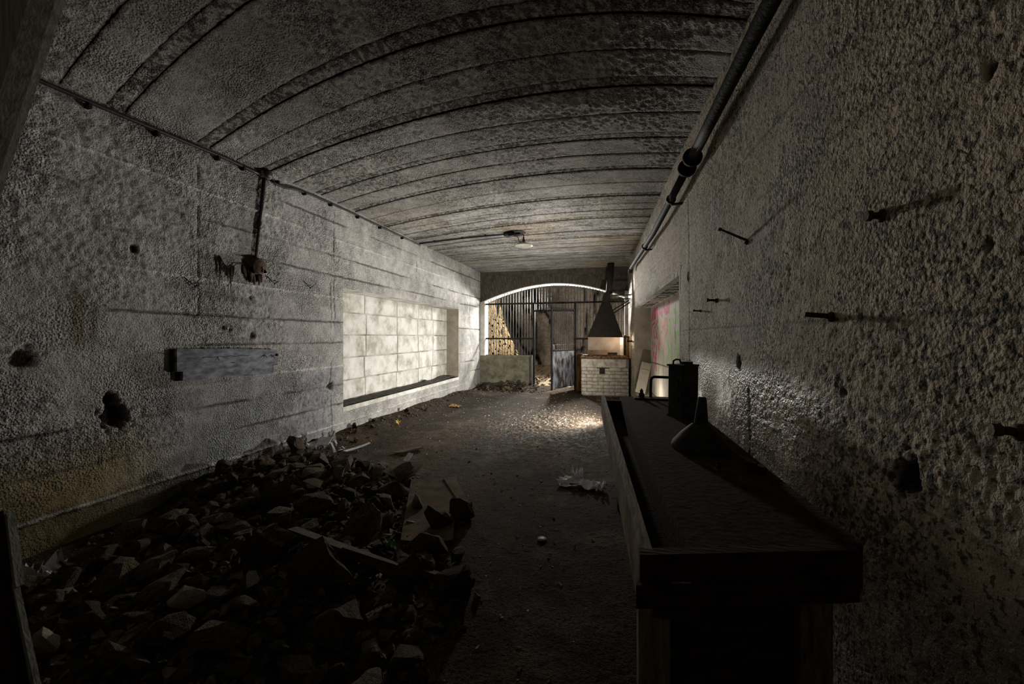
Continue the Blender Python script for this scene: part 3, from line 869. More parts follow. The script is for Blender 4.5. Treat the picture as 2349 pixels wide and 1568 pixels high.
def slab_fn(U, V):
    # sloping drilled slab at the left beyond the bars: wide at its foot, narrow at the top
    z = 0.05 + 2.75 * V
    xr = np.interp(z, [0.0, 0.72, 1.25, 1.75, 2.2, 2.8], [-2.25, -2.52, -2.80, -3.02, -3.12, -3.25])
    xl = -4.1 + 0.0 * z
    x = xl + (xr - xl) * U
    y = 10.9 - 0.35 * (1 - U) - 0.25 * (1 - V) + 0.0 * U
    return np.stack([x, y, z], -1)


HOLES = [(float(a), float(b)) for a, b in RNG.random((120, 2))]


def drill(P, cb, U, V, nrm):
    hm = np.zeros(U.shape)
    for i, (a, b) in enumerate(HOLES):
        z0 = 0.55 + 1.35 * b ** 1.7
        xx = -3.45 + 1.0 * a
        rr2 = np.hypot(P[..., 0] - xx, P[..., 2] - z0)
        rad = 0.018 + 0.012 * ((i * 37) % 10) / 10
        hm = np.maximum(hm, sstep(rad, rad * 0.7, rr2))
    hm = hm * sstep(1.0, 0.97, U)
    P = P + np.array([0, 0.05, 0]) * hm[..., None]
    return P, mixc(cb, rgb(0.03, 0.02, 0.012), hm)


rs = rockmesh('drilled_rock_slab', slab_fn, 170, 200, rgb(0.40, 0.28, 0.13), rgb(0.55, 0.40, 0.22), 0.05, 720, extra=drill)  # warm yellow light on the slab put into its ochre colour
tag(rs, 'rock slab tinted ochre for warm light, riddled with drill holes behind the left bars', 'rock')


def gfn(U, V):
    x = -5.2 + 7.6 * U; y = 9.55 + 4.3 * V
    z = -0.03 + 0.42 * V ** 1.4 + 0.10 * np.exp(-((x + 1.4) / 0.7) ** 2 - ((y - 10.6) / 0.5) ** 2)
    return np.stack([x, y, z], -1)


fo = rockmesh('floor_outside', gfn, 160, 90, rgb(0.26, 0.20, 0.12), rgb(0.40, 0.32, 0.21), 0.05, 740, sc=2.5)
tag(fo, kind='structure')


def rfc(U, V):
    return np.stack([-5.4 + 8.0 * U, 9.5 + 4.4 * V, 4.6 - 0.4 * V + 0 * U], -1)


rc = rockmesh('ceiling_rock', rfc, 40, 30, rgb(0.12, 0.10, 0.08), rgb(0.2, 0.17, 0.14), 0.3, 760)
tag(rc, kind='structure')

# ------------------------------------------------------------------ iron gate screen
GY = YF + 0.10
gate = empty('iron_gate_screen', (-1.4, GY, 0), 'tall black iron bar screen filling the arched end opening', 'gate')
bm = bmesh.new()
bmesh.ops.create_cone(bm, cap_ends=True, segments=6, radius1=1.0, radius2=1.0, depth=1.0)
bmesh.ops.translate(bm, vec=(0, 0, 0.5), verts=bm.verts)
unit = from_bm('bar', bm, M['bar_iron'], None, origin=(0, 0, 0))
unit_me = unit.data
bpy.data.objects.remove(unit)


def bar(x, y, z0, z1, r, parent, name='bar'):
    o = link_mesh(name, unit_me, None, parent, Vector((x, y, z0)) - worldloc(parent))
    o.scale = (r, r, z1 - z0)
    return o


GX0, GDX = -3.02, 0.0716
xi = GX0
i = 0
while xi < 0.27:
    top = float(np.polyval(cf, xi)) - 0.014
    jx = random.uniform(-0.006, 0.006)
    if xi < -1.89: z0 = 0.785
    elif xi < -0.83: z0 = 1.88
    else: z0 = 0.83
    bar(xi + jx, GY, z0, top, 0.0075, gate)
    xi += GDX
    i += 1
iron = M['iron']
box('rail', -3.085, 0.30, GY - 0.012, GY + 0.012, 2.045, 2.085, iron, gate, 0.002)
box('rail', -3.16, -1.88, GY - 0.015, GY + 0.015, 1.185, 1.225, iron, gate, 0.002)
box('rail', -0.84, 0.29, GY - 0.015, GY + 0.015, 1.185, 1.225, iron, gate, 0.002)
box('post', -1.88, -1.83, GY - 0.03, GY + 0.03, 0, 2.06, iron, gate, 0.003)
box('post', -1.918, -1.892, GY - 0.11, GY - 0.085, 0, 0.80, M['bar_iron'], gate, 0.003)
box('post', -0.885, -0.83, GY - 0.03, GY + 0.03, 0, 2.06, iron, gate, 0.003)
box('lintel', -1.88, -0.84, GY - 0.02, GY + 0.02, 1.86, 1.90, iron, gate, 0.002)
box('sill_rail', -3.1, -1.9, GY - 0.02, GY + 0.02, 0.785, 0.80, iron, gate, 0.002)
arc = [(x_, GY + 0.02, float(np.polyval(cf, x_)) - 0.065 - 0.012 * abs(x_ + 1.35)) for x_ in np.linspace(-2.95, 0.2, 26)]
tube('arc_rail', arc, 0.006, M['bar_iron'], gate, 6)

# ---- the gate's door standing open into the room
hx, hy = -0.864, GY - 0.03
fxn, fyn = -1.295, 8.50
dv = Vector((fxn - hx, fyn - hy, 0)); dl = dv.length; dv.normalize()
ang = math.atan2(dv.y, dv.x)
DM = Matrix.Translation((hx, hy, 0)) @ Matrix.Rotation(ang, 4, 'Z')
door = empty('gate_door', (hx, hy, 0.06), 'barred iron gate door with sheet-metal foot, standing ajar', 'gate door')
box('stile', 0.0, 0.035, -0.012, 0.012, 0.08, 1.90, iron, door, 0.002, DM)
box('stile', dl - 0.04, dl, -0.014, 0.014, 0.07, 1.93, iron, door, 0.002, DM)
box('rail', 0.0, dl, -0.012, 0.012, 1.87, 1.905, iron, door, 0.002, DM)
box('rail', 0.0, dl, -0.012, 0.012, 0.925, 0.955, iron, door, 0.002, DM)
box('rail', 0.0, dl, -0.005, 0.005, 1.065, 1.075, M['bar_iron'], door, 0.001, DM)
box('kick_sheet', 0.02, dl - 0.02, -0.006, 0.006, 0.10, 0.935, M['sheet'], door, 0.001, DM)
box('latch_plate', dl - 0.14, dl - 0.03, -0.016, 0.0, 0.95, 1.06, M['sheet'], door, 0.002, DM)
box('brace', 0.03, dl - 0.03, -0.030, -0.018, 1.845, 1.865, iron, door, 0.002, DM @ Matrix.Translation((0, 0, 0)))
for q in range(12):
    p = DM @ Vector((0.05 + (dl - 0.11) * q / 11, 0, 0))
    bar(p.x, p.y, 0.95, 1.88, 0.007, door)

# ------------------------------------------------------------------ forge
FX0, FX1, FY0, FY1 = -0.645, 0.325, 8.45, 9.22
forge = empty('brick_forge', ((FX0 + FX1) / 2, (FY0 + FY1) / 2, 0), 'limewashed brick forge hearth with rusty top under the black hood', 'forge')
box('core', FX0 + 0.03, FX1, FY0 + 0.03, FY1, 0, 0.78, M['mortar'], forge, 0)
bh, bw = 0.073, 0.232
bm = bmesh.new(); bm_box(bm, 0.004, bw - 0.004, -0.012, 0.05, 0.004, bh - 0.004, None, 0.005)
bo = from_bm('brick', bm, M['white_brick'], None, origin=(0, 0, 0)); brick_me = bo.data; bpy.data.objects.remove(bo)
vx0, vx1, vz0, vz1 = -0.265, -0.155, 0.468, 0.585
for r_ in range(10):
    z_ = 0.02 + r_ * bh
    off = -(bw / 2) if r_ % 2 else 0.0
    x_ = FX0 + off
    while x_ < FX1 - 0.02:
        a, b = max(x_, FX0), min(x_ + bw, FX1)
        segs = [(a, b)]
        if z_ + bh > vz0 and z_ < vz1 - 0.02:
            segs = [(p, q) for p, q in ((a, min(b, vx0)), (max(a, vx1), b)) if q - p > 0.02]
        for p, q in segs:
            if r_ >= 8:
                continue
            o = link_mesh('brick', brick_me, None, forge, Vector((p, FY0 + 0.012 + random.uniform(-0.004, 0.004), z_)) - worldloc(forge))
            o.scale = ((q - p) / bw, 1, 1)
        x_ += bw
box('fascia_band', FX0, FX1 - 0.05, FY0 - 0.002, FY0 + 0.06, 0.605, 0.785, M['white_brick'], forge, 0.006)
box('vent', vx0, vx1, FY0 + 0.025, FY0 + 0.05, vz0, vz1, M['joint'], forge, 0.003)
box('vent_lintel', vx0 - 0.06, vx1 + 0.09, FY0 - 0.006, FY0 + 0.03, vz1, vz1 + 0.016, M['rust'], forge, 0.002)
box('top_slab', FX0 - 0.01, FX1 + 0.01, FY0 - 0.03, FY1, 0.785, 0.835, M['rust_ash'], forge, 0.004)
box('edge_iron', FX0 - 0.012, FX1 + 0.012, FY0 - 0.036, FY0 - 0.028, 0.785, 0.800, M['rust'], forge, 0.001)
box('back_plate', -0.535, 0.165, 9.02, 9.04, 0.83, 1.32, M['forge_panel'], forge, 0.002)
box('flue_slot', -0.10, 0.10, 9.012, 9.022, 0.835, 0.90, M['hood'], forge, 0.002)
box('side_post', 0.16, 0.235, 8.90, 9.05, 0.83, 1.30, M['block'], forge, 0.006)
box('side_niche', 0.235, 0.30, 9.0, 9.06, 0.83, 1.28, M['soot_brick'], forge, 0.004)
box('corner_post', 0.285, 0.345, 8.50, 8.62, 0.60, 1.26, M['orange_rust'], forge, 0.006)
box('side_pier', -0.785, -0.66, 9.05, 9.2, 0, 0.86, M['orange_rust'], forge, 0.01)
ashg = []
for q in range(120):
    x_, y_ = random.uniform(FX0 + 0.03, FX1 - 0.05), random.uniform(FY0, 8.98)
    L = random.uniform(0.01, 0.035); a = random.uniform(0, 3.14)
    p = Vector((x_, y_, 0.836))
    ashg.append(tube_geo([p, p + Vector((math.cos(a) * L, math.sin(a) * L, random.uniform(0, 0.015)))], random.uniform(0.004, 0.011), 5))
for q in range(7):
    x_ = random.uniform(-0.45, 0.05); p = Vector((x_, random.uniform(8.5, 8.7), 0.85))
    ashg.append(tube_geo([p, p + Vector((random.uniform(0.08, 0.22), random.uniform(-.05, .05), random.uniform(-0.005, 0.02)))], 0.007, 5))
v_, f_ = merge(ashg)
ash = raw('forge_ash', v_, f_, M['rust_ash'])
tag(ash, 'rusty cinders and scrap strewn on the forge top', 'ash', kind='stuff')

# ---- hood
hood = empty('forge_hood', (-0.15, 8.75, 1.25), 'black sheet-iron pyramid hood with flue pipe above the forge', 'hood')
HB = [(-0.515, 8.50, 1.255), (0.205, 8.50, 1.255), (0.215, 9.06, 1.255), (-0.525, 9.06, 1.255)]
HM = [(-0.222, 8.70, 2.0), (-0.052, 8.70, 2.0), (-0.052, 8.90, 2.0), (-0.222, 8.90, 2.0)]
HT = [(-0.185, 8.72, 2.20), (-0.040, 8.72, 2.20), (-0.040, 8.88, 2.20), (-0.185, 8.88, 2.20)]
inn = lambda q, s: [(x + s * np.sign(-0.15 - x), y + s * np.sign(8.78 - y), z) for x, y, z in q]
V = HB + HM + HT + inn(HB, 0.006) + inn(HM, 0.006) + inn(HT, 0.006)
Fc = []
for lev in (0, 4):
    for k_ in range(4):
        k2 = (k_ + 1) % 4
        Fc.append((lev + k_, lev + k2, lev + 4 + k2, lev + 4 + k_))
        Fc.append((12 + lev + k_, 12 + lev + 4 + k_, 12 + lev + 4 + k2, 12 + lev + k2))
for k_ in range(4):
    k2 = (k_ + 1) % 4
    Fc.append((k_, 12 + k_, 12 + k2, k2))
raw('canopy', V, Fc, M['hood'], hood)
flue = tube('flue_pipe', [(-0.075, 8.80, 2.19), (-0.055, 8.80, 2.45), (-0.030, 8.80, 2.88)], [0.068, 0.070, 0.074], M['hood'], hood, 16)
lathe('flue_collar', [(0.085, 0), (0.085, 0.03), (0.072, 0.03)], (-0.078, 8.80, 2.19), M['rust'], flue, 16)
box('bracket', -0.06, 0.40, 8.62, 8.645, 2.12, 2.145, M['rust'], hood, 0.002)
box('bracket', -0.02, 0.38, 8.86, 8.885, 2.06, 2.085, M['rust'], hood, 0.002)
tube('strut', [(-0.02, 8.66, 1.80), (0.34, 8.60, 2.02)], 0.012, iron, hood, 6)
tube('strut', [(0.0, 8.66, 1.74), (0.35, 8.60, 1.97)], 0.012, iron, hood, 6)
tube('rim_rod', [(-0.53, 8.49, 1.25), (0.30, 8.49, 1.245)], 0.009, M['rust'], hood, 6)

# ------------------------------------------------------------------ workbench
BZ = 0.80
NL, NR, FR, FL = (0.055, 0.85), (0.505, 0.985), (0.455, 3.12), (-0.085, 3.10)
bench = empty('workbench', (0.25, 2.0, 0), 'long dark brown wooden workbench with open trough along its front', 'workbench')


def prism(name, poly, z0, z1, mat, parent, bevel=0.0):
    n_ = len(poly)
    V = [(x, y, z0) for x, y in poly] + [(x, y, z1) for x, y in poly]
    Fc = [tuple(range(n_))[::-1], tuple(range(n_, 2 * n_))] + [(i, (i + 1) % n_, n_ + (i + 1) % n_, n_ + i) for i in range(n_)]
    return raw(name, V, Fc, mat, parent)


def lerp2(a, b, t):
    return (a[0] + (b[0] - a[0]) * t, a[1] + (b[1] - a[1]) * t)


SN, SF = (0.158, 0.885), (0.052, 3.105)           # front edge of the top beside the trough
tp = prism('top', [SN, (NR[0], NR[1] + 0.03), FR, SF], BZ - 0.055, BZ - 0.004, M['bench_top'], bench)
prism('side_board', [(NL[0], NL[1] + 0.028), (NL[0] + 0.027, NL[1] + 0.028), (FL[0] + 0.027, FL[1]), FL], 0.665, BZ, M['wood_side'], bench)
prism('end_board', [NL, NR, (NR[0], NR[1] + 0.027), (NL[0], NL[1] + 0.027)], 0.742, BZ, M['wood_dark'], bench)
prism('end_board', [(NL[0] - 0.008, NL[1] - 0.004), (NR[0], NR[1] - 0.002), (NR[0], NR[1] + 0.027), (NL[0], NL[1] + 0.024)], 0.690, 0.738, M['wood_dark'], bench)
prism('trough_floor', [(NL[0] + 0.027, NL[1] + 0.03), (SN[0] + .01, SN[1]), (SF[0] + .01, SF[1]), (FL[0] + 0.027, FL[1])], 0.655, 0.672, M['wood_dark'], bench)
prism('trough_wall', [SN, (SN[0] + 0.02, SN[1]), (SF[0] + 0.02, SF[1]), SF], 0.66, BZ - 0.055, M['wood_dark'], bench)
prism('trough_end', [(FL[0] + 0.02, FL[1] - 0.17), (SF[0] + 0.01, SF[1] - 0.17), (SF[0] + 0.01, SF[1] - 0.145), (FL[0] + 0.02, FL[1] - 0.145)], 0.66, BZ - 0.012, M['wood_dark'], bench)
prism('end_panel', [(0.125, 0.985), (NR[0] - 0.02, 1.09), (NR[0] - 0.02, 1.115), (0.125, 1.01)], 0.0, 0.70, M['wood_dark'], bench)
for (lx, ly) in ((0.055, 0.895), (0.42, 1.04), (0.03, 2.95), (0.36, 3.0)):
    box('leg', lx, lx + 0.065, ly, ly + 0.075, 0, 0.70, M['wood_side'], bench, 0.004)
prism('back_board', [(NR[0] - 0.004, NR[1] + 0.03), (NR[0] + 0.022, NR[1] + 0.03), (FR[0] + 0.022, FR[1]), (FR[0] - 0.004, FR[1])], 0.70, BZ - 0.002, M['wood_dark'], bench)

# ---- things on the bench
TZ = BZ - 0.004
cx_, cy_ = 0.392, 2.43
CM = Matrix.Translation((cx_, cy_, TZ)) @ Matrix.Rotation(math.radians(40), 4, 'Z')
can = empty('metal_canister', (cx_, cy_, TZ), 'tall dark rectangular metal canister standing on the workbench', 'canister')
cxw, cyw, chh = 0.066, 0.052, 0.292
bm = bmesh.new()
bm_box(bm, -cxw, cxw, -cyw, cyw, 0, chh, None, 0.006)
for v in bm.verts:
    if v.co.z > 0.2: v.co.x += 0.004
    f = 1 - 0.06 * math.sin(math.pi * min(1, v.co.z / chh))
    v.co.x *= f
bmesh.ops.transform(bm, matrix=CM, verts=bm.verts)
can_body = from_bm('body', bm, M['can'], can)
box('rim', -cxw - 0.003, cxw + 0.003, -cyw - 0.003, cyw + 0.003, 0.0, 0.008, M['can'], can, 0.001, CM)
box('rim', -cxw - 0.001, cxw + 0.005, -cyw - 0.003, cyw + 0.003, chh - 0.006, chh + 0.004, M['can'], can, 0.001, CM)
lathe('cap', [(0.0, chh + 0.018), (0.034, chh + 0.018), (0.034, chh), (0.0, chh)], CM @ Vector((0.024, -0.006, 0)), M['can'], can, 18)
tube('handle', [CM @ Vector(p) for p in ((-0.055, 0.02, chh), (-0.052, 0.02, chh + 0.024), (-0.036, 0.016, chh + 0.032), (-0.012, 0.012, chh + 0.030), (0.0, 0.01, chh + 0.005))], 0.005, M['can'], can, 8)
for zz in (0.09, 0.16, 0.19):
    box('hinge', -cxw - 0.012, -cxw + 0.004, -0.03, -0.012, zz, zz + 0.022, M['rust'], can_body, 0.002, CM)

fn = empty('tin_funnel', (0.345, 1.745, TZ), 'dark tin funnel standing upside down on the workbench', 'funnel')
lathe('cone', [(0.108, 0.0), (0.110, 0.010), (0.104, 0.022), (0.070, 0.062), (0.040, 0.090), (0.026, 0.100)], (0.345, 1.745, TZ), M['can'], fn, 32)
lathe('spout', [(0.027, 0.098), (0.023, 0.14), (0.016, 0.205), (0.013, 0.207), (0.010, 0.203)], (0.347, 1.748, TZ), M['can'], fn, 20, M=Matrix.Rotation(math.radians(2.5), 4, 'Y'))
ck = empty('crank_handle', (0.28, 3.06, TZ), 'black iron crank handle rising from the bench beside the canister', 'crank')
tube('rod', [(0.272, 3.05, TZ), (0.272, 3.05, TZ + 0.06), (0.274, 3.05, TZ + 0.135), (0.280, 3.05, TZ + 0.152), (0.296, 3.05, TZ + 0.160), (0.40, 3.05, TZ + 0.158)], 0.010, iron, ck, 10)
box('base_plate', 0.155, 0.41, 2.98, 3.09, TZ, TZ + 0.010, iron, ck, 0.002)
bt = empty('small_bottle', (0.207, 3.03, TZ + 0.010), 'small dark squat bottle beside the crank handle', 'bottle')
lathe('body', [(0.0, 0.0), (0.019, 0.0), (0.021, 0.008), (0.020, 0.024), (0.012, 0.034), (0.011, 0.044)], (0.207, 3.03, TZ + 0.010), M['can'], bt, 16)
lathe('cap', [(0.0125, 0.042), (0.0125, 0.052), (0.007, 0.053), (0.006, 0.062), (0.0, 0.063)], (0.207, 3.03, TZ + 0.010), M['can'], bt, 14)
bs = empty('bolt_stub', (0.352, 1.475, TZ), 'short iron bolt stub sticking up from the bench top', 'bolt')
lathe('shaft', [(0.008, 0.0), (0.008, 0.026), (0.006, 0.028), (0.0, 0.028)], (0.352, 1.475, TZ), iron, bs, 10)
lathe('washer', [(0.017, 0.0), (0.017, 0.003), (0.006, 0.003)], (0.352, 1.475, TZ), M['rust'], bs, 14)
wbk = empty('wood_block', (0.468, 1.50, TZ), 'small black wooden block lying at the wall side of the bench', 'block')
box('body', 0.440, 0.50, 1.475, 1.52, TZ, TZ + 0.018, M['wood_dark'], wbk, 0.003)
box('batten', 0.435, 0.475, 1.49, 1.51, TZ + 0.018, TZ + 0.026, M['wood_dark'], wbk, 0.002)
# board leaning in the right recess
lb = empty('leaning_board', (0.50, 7.2, RN[2]), 'narrow plank leaning against the far end of the graffitied recess', 'board')
LM = Matrix.Translation((0.47, 7.25, RN[2] + 0.02)) @ Matrix.Rotation(math.radians(13), 4, 'Y') @ Matrix.Rotation(math.radians(-16), 4, 'X')
box('plank', -0.085, 0.085, -0.012, 0.012, 0.0, 0.56, M['niche_side'], lb, 0.003, LM)
box('batten', -0.07, 0.07, -0.022, -0.012, 0.40, 0.43, M['niche_side'], lb, 0.002, LM)

# ------------------------------------------------------------------ pipe on the right
pipe = empty('ceiling_pipe', (0.5, 3.0, 2.4), 'black tarred pipe with bolted flanges running along the right wall top', 'pipe')


def pp(y):
    return (float(XR(y)) - 0.09, y, float(np.interp(y, [0.5, 1.6, 2.8, 3.6, 4.6, 7.5], [2.49, 2.48, 2.44, 2.42, 2.40, 2.50])))


tube('near_run', [pp(y) for y in (0.6, 1.2, 1.8, 2.4, 2.80)], 0.033, M['pipe'], pipe, 18)
tube('far_run', [pp(y) for y in (2.98, 3.6, 4.6, 5.6, 6.6, 7.5)], 0.029, M['pipe'], pipe, 18)
tube('spool', [pp(2.80), pp(2.98)], 0.020, M['pipe'], pipe, 14)
for y in (2.81, 2.97):
    a = Vector(pp(y)); b = Vector(pp(y + 0.02))
    fl_ = tube('flange', [a, b], 0.062, M['pipe'], pipe, 20, smooth=False)
    for k_ in range(6):
        an = 2 * math.pi * k_ / 6
        c = a + Vector((math.cos(an) * 0.048, -0.006, math.sin(an) * 0.048))
        tube('bolt', [c, c + Vector((0, 0.034, 0))], 0.007, iron, fl_, 6, smooth=False)
for y in (1.5, 3.58, 5.4):
    a = Vector(pp(y))
    tube('clamp', [a + Vector((0, -0.016, 0)), a + Vector((0, 0.016, 0))], 0.040, iron, pipe, 16, smooth=False)
    box('bracket', a.x, float(XR(y)) + 0.005, y - 0.014, y + 0.014, a.z - 0.05, a.z - 0.034, iron, pipe, 0.002)
e = Vector(pp(7.5))
tube('elbow', [e, e + Vector((0.0, 0.05, 0)), e + Vector((0, 0.075, -0.02)), e + Vector((0, 0.08, -0.07))], 0.040, M['pipe'], pipe, 14)

# ------------------------------------------------------------------ wiring on the left
def ce(y, dz=-0.035, dx=0.028):
    return (XL + dx, y, float(zedge(y)) + dz)


cd = empty('ceiling_conduit', (XL, 3.0, 2.6), 'black conduit running along the top of the left wall', 'conduit')
tube('tube', [ce(y) for y in (0.9, 1.3, 1.8, 2.2, 2.6)] + [ce(2.85, -0.05), ce(2.97, -0.06)], 0.014, M['cable'], cd, 10)
tube('tube', [ce(3.06, -0.065), ce(3.13, -0.085), ce(3.22, -0.09), ce(3.35, -0.06)] + [ce(y, -0.045) for y in (3.6, 4.2, 5.0, 5.6, 6.08)], 0.0115, M['cable'], cd, 10)
for y in (1.35, 1.72, 2.1, 2.55, 2.78, 3.15, 3.5, 3.9, 4.4, 4.9, 5.5):
    p = ce(y, -0.05)
    box('clip', XL - 0.005, XL + 0.045, y - 0.010, y + 0.010, p[2] - 0.028, p[2] + 0.006, iron, cd, 0.002)
jb = empty('junction_box', (XL, 3.02, 2.76), 'round black junction box where the left conduit branches', 'junction box')
RY90 = Matrix.Rotation(math.pi / 2, 4, 'Y')
jb_body = lathe('body', [(0.0, 0.0), (0.052, 0.0), (0.052, 0.042), (0.046, 0.05), (0.0, 0.052)], (XL, 3.02, 2.785), M['cable'], jb, 20, M=RY90)
lathe('lid', [(0.040, 0.050), (0.040, 0.060), (0.0, 0.062)], (XL, 3.02, 2.785), M['cable'], jb_body, 20, M=RY90)
box('socket', XL, XL + 0.045, 2.945, 2.99, 2.74, 2.80, M['cable'], jb, 0.004)
dc = empty('drop_conduit', (XL, 2.95, 2.0), 'black vertical conduit dropping down the left wall', 'conduit')
tube('tube', [(XL + 0.022, 3.0, 2.75), (XL + 0.022, 2.97, 2.45), (XL + 0.022, 2.945, 2.25)], 0.017, M['cable'], dc, 10)
tube('tube', [(XL + 0.022, 2.945, 2.27), (XL + 0.022, 2.925, 2.1), (XL + 0.022, 2.91, 1.955)], 0.0135, M['rust'], dc, 10)
tube('coupling', [(XL + 0.022, 2.951, 2.32), (XL + 0.022, 2.944, 2.25)], 0.020, M['cable'], dc, 10)
wl = empty('broken_wall_lamp', (XL, 2.90, 1.87), 'broken rusty round lamp fitting below the vertical conduit', 'lamp')
wl_plate = lathe('back_plate', [(0.0, -0.005), (0.112, -0.005), (0.112, 0.012), (0.10, 0.018), (0.0, 0.02)], (XL, 2.895, 1.872), M['rust'], wl, 22, M=RY90 @ Matrix.Scale(1.12, 4, (1, 0, 0)))
# broken bowl: only part of its rim is left
V, Fc = [], []
nA = 18
for i_, (r_, h_) in enumerate(((0.085, 0.02), (0.088, 0.045), (0.075, 0.07), (0.045, 0.088), (0.012, 0.095))):
    for k_ in range(nA):
        a = 2 * math.pi * k_ / nA
        V.append((XL + h_, 2.915 + r_ * math.cos(a), 1.88 + r_ * 1.1 * math.sin(a)))
for i_ in range(4):
    for k_ in range(nA):
        a = math.degrees(2 * math.pi * k_ / nA)
        if 200 < a < 330 and (i_ < 3 or a > 230): continue
        if 160 < a < 215 and i_ == 1: continue
        k2 = (k_ + 1) % nA
        Fc.append((i_ * nA + k_, i_ * nA + k2, (i_ + 1) * nA + k2, (i_ + 1) * nA + k_))
raw('broken_bowl', V, Fc, M['rust'], wl)
for yy, zz, L in ((2.85, 1.79, 0.05), (2.88, 1.77, 0.05), (2.93, 1.785, 0.06), (2.955, 1.80, 0.045)):
    tube('shard', [(XL + 0.03, yy, zz + 0.03), (XL + 0.035, yy + 0.004, zz - L * 0.3), (XL + 0.028, yy + 0.01, zz - L)], [0.013, 0.012, 0.004], M['rust'], wl_plate, 6, smooth=False)
lathe('socket', [(0.0, 0.0), (0.03, 0.0), (0.03, 0.05), (0.0, 0.052)], (XL + 0.015, 2.89, 1.86), iron, wl, 12, M=RY90)

# sooty cobweb strands hung on a wire beside the lamp
cw = empty('sooty_strands', (XL + 0.02, 2.66, 1.75), 'sagging wire with sooty strands hanging beside the broken lamp', 'wire')
wp = [(XL + 0.025, 2.565, 1.925), (XL + 0.02, 2.60, 1.875), (XL + 0.02, 2.64, 1.84), (XL + 0.02, 2.68, 1.85), (XL + 0.02, 2.72, 1.885), (XL + 0.02, 2.79, 1.90)]
tube('wire', wp, 0.004, M['joint'], cw, 5)
for yy, zt, L in ((2.572, 1.92, 0.27), (2.582, 1.91, 0.20), (2.60, 1.88, 0.10), (2.618, 1.865, 0.13), (2.636, 1.845, 0.05), (2.655, 1.848, 0.10), (2.668, 1.85, 0.20), (2.674, 1.85, 0.24), (2.688, 1.86, 0.14), (2.70, 1.87, 0.10), (2.56, 1.93, 0.08)):
    tube('strand', [(XL + 0.018, yy, zt), (XL + 0.018, yy + random.uniform(-.004, .004), zt - L * 0.5), (XL + 0.016, yy + random.uniform(-.006, .006), zt - L)], [0.007 if L > 0.15 else 0.005, 0.004, 0.0012], M['joint'], cw, 5)
for k_, (yy, zz, lab) in enumerate(((2.365, 1.655, 'small bent wire hook on the wall left of the sooty strands'), (3.11, 1.775, 'small bent wire hook on the wall just right of the broken lamp'), (3.575, 1.79, 'small bent wire hook on the wall above the recess corner'))):
    h = empty('bent_wire', (XL, yy, zz - 0.03), lab, 'wire hook')
    tube('long_leg', [(XL + 0.012, yy - 0.075, zz + 0.055), (XL + 0.03, yy, zz - 0.01)], 0.004, iron, h, 5)
    tube('short_leg', [(XL + 0.03, yy, zz - 0.01), (XL + 0.02, yy + 0.06, zz + 0.022)], 0.004, iron, h, 5)
    lathe('eye', [(0.007, -0.004), (0.007, 0.004)], (XL + 0.03, yy, zz - 0.012), iron, h, 6, M=RY90, closed=True)

# notched board nailed to the left wall
nb_ = empty('nailed_board', (XL, 2.72, 0.90), 'bluish grey weathered board with notched ends nailed to the left wall', 'board')
bx = XL + 0.05
poly = [(2.217, 1.158), (2.217, 0.989), (2.26, 0.987), (2.26, 0.918), (2.768, 0.904), (3.081, 0.894), (3.081, 0.974), (3.127, 0.978), (3.13, 1.09), (3.118, 1.125), (2.7, 1.148)]
n_ = len(poly)
V = [(bx, y, z) for y, z in poly] + [(bx - 0.028, y, z) for y, z in poly]
Fc = [tuple(range(n_)), tuple(range(n_, 2 * n_))[::-1]] + [(i, n_ + i, n_ + (i + 1) % n_, (i + 1) % n_) for i in range(n_)]
nb_plank = raw('plank', V, Fc, M['wood_grey'], nb_)
box('batten', XL - 0.01, bx - 0.028, 2.20, 2.25, 0.985, 1.16, M['wood_dark'], nb_, 0.003)
box('batten', XL - 0.01, bx - 0.028, 2.24, 2.28, 0.915, 0.985, M['wood_dark'], nb_, 0.003)
box('batten', XL - 0.01, bx - 0.028, 3.00, 3.07, 0.92, 1.11, M['wood_dark'], nb_, 0.003)
for yy, zz, dy, dz in ((2.225, 1.115, -0.03, 0.0), (2.53, 1.09, -0.004, -0.035), (2.98, 1.085, -0.025, -0.025), (2.985, 1.085, 0.002, -0.03), (3.06, 1.085, -0.022, -0.03), (3.07, 1.08, 0.0, -0.035), (2.65, 1.03, 0.015, 0.0)):
    tube('nail', [(bx - 0.005, yy, zz), (bx + 0.02, yy + dy, zz + dz)], 0.003, M['rust'], nb_plank, 5)
tube('crack', [(bx + 0.0005, y_, 1.085 + 0.004 * math.sin(y_ * 60)) for y_ in np.linspace(2.40, 2.82, 20)], 0.0022, M['joint'], nb_plank, 4)
lathe('bolt_head', [(0.0, 0.0), (0.012, 0.0), (0.010, 0.012), (0.0, 0.014)], (bx, 3.115, 1.075), iron, nb_, 8, M=RY90)

# ------------------------------------------------------------------ ceiling lamp
lx, ly = -1.36, 6.05
lz = float(zceil(lx, ly))
pl_ = empty('ceiling_lamp', (lx, ly, lz), 'rusty ceiling lamp with chipped white enamel dish shade', 'lamp')
lathe('mount', [(0.0, 0.02), (0.085, 0.02), (0.09, 0.0), (0.085, -0.035), (0.0, -0.04)], (lx - 0.24, ly, lz - 0.015), M['can'], pl_, 20, M=Matrix.Scale(0.6, 4, (0, 1, 0)))
box('mount_arm', lx - 0.24, lx - 0.05, ly - 0.045, ly + 0.045, lz - 0.050, lz - 0.015, M['can'], pl_, 0.012)
tube('bracket', [(lx - 0.07, ly, lz - 0.03), (lx - 0.015, ly, lz - 0.04), (lx, ly, lz - 0.06), (lx, ly, lz - 0.10)], 0.007, iron, pl_, 8)
lathe('socket', [(0.0, 0.0), (0.012, 0.0), (0.014, -0.03), (0.020, -0.04), (0.024, -0.08), (0.030, -0.085), (0.032, -0.10)], (lx, ly, lz - 0.085), M['rust'], pl_, 16)
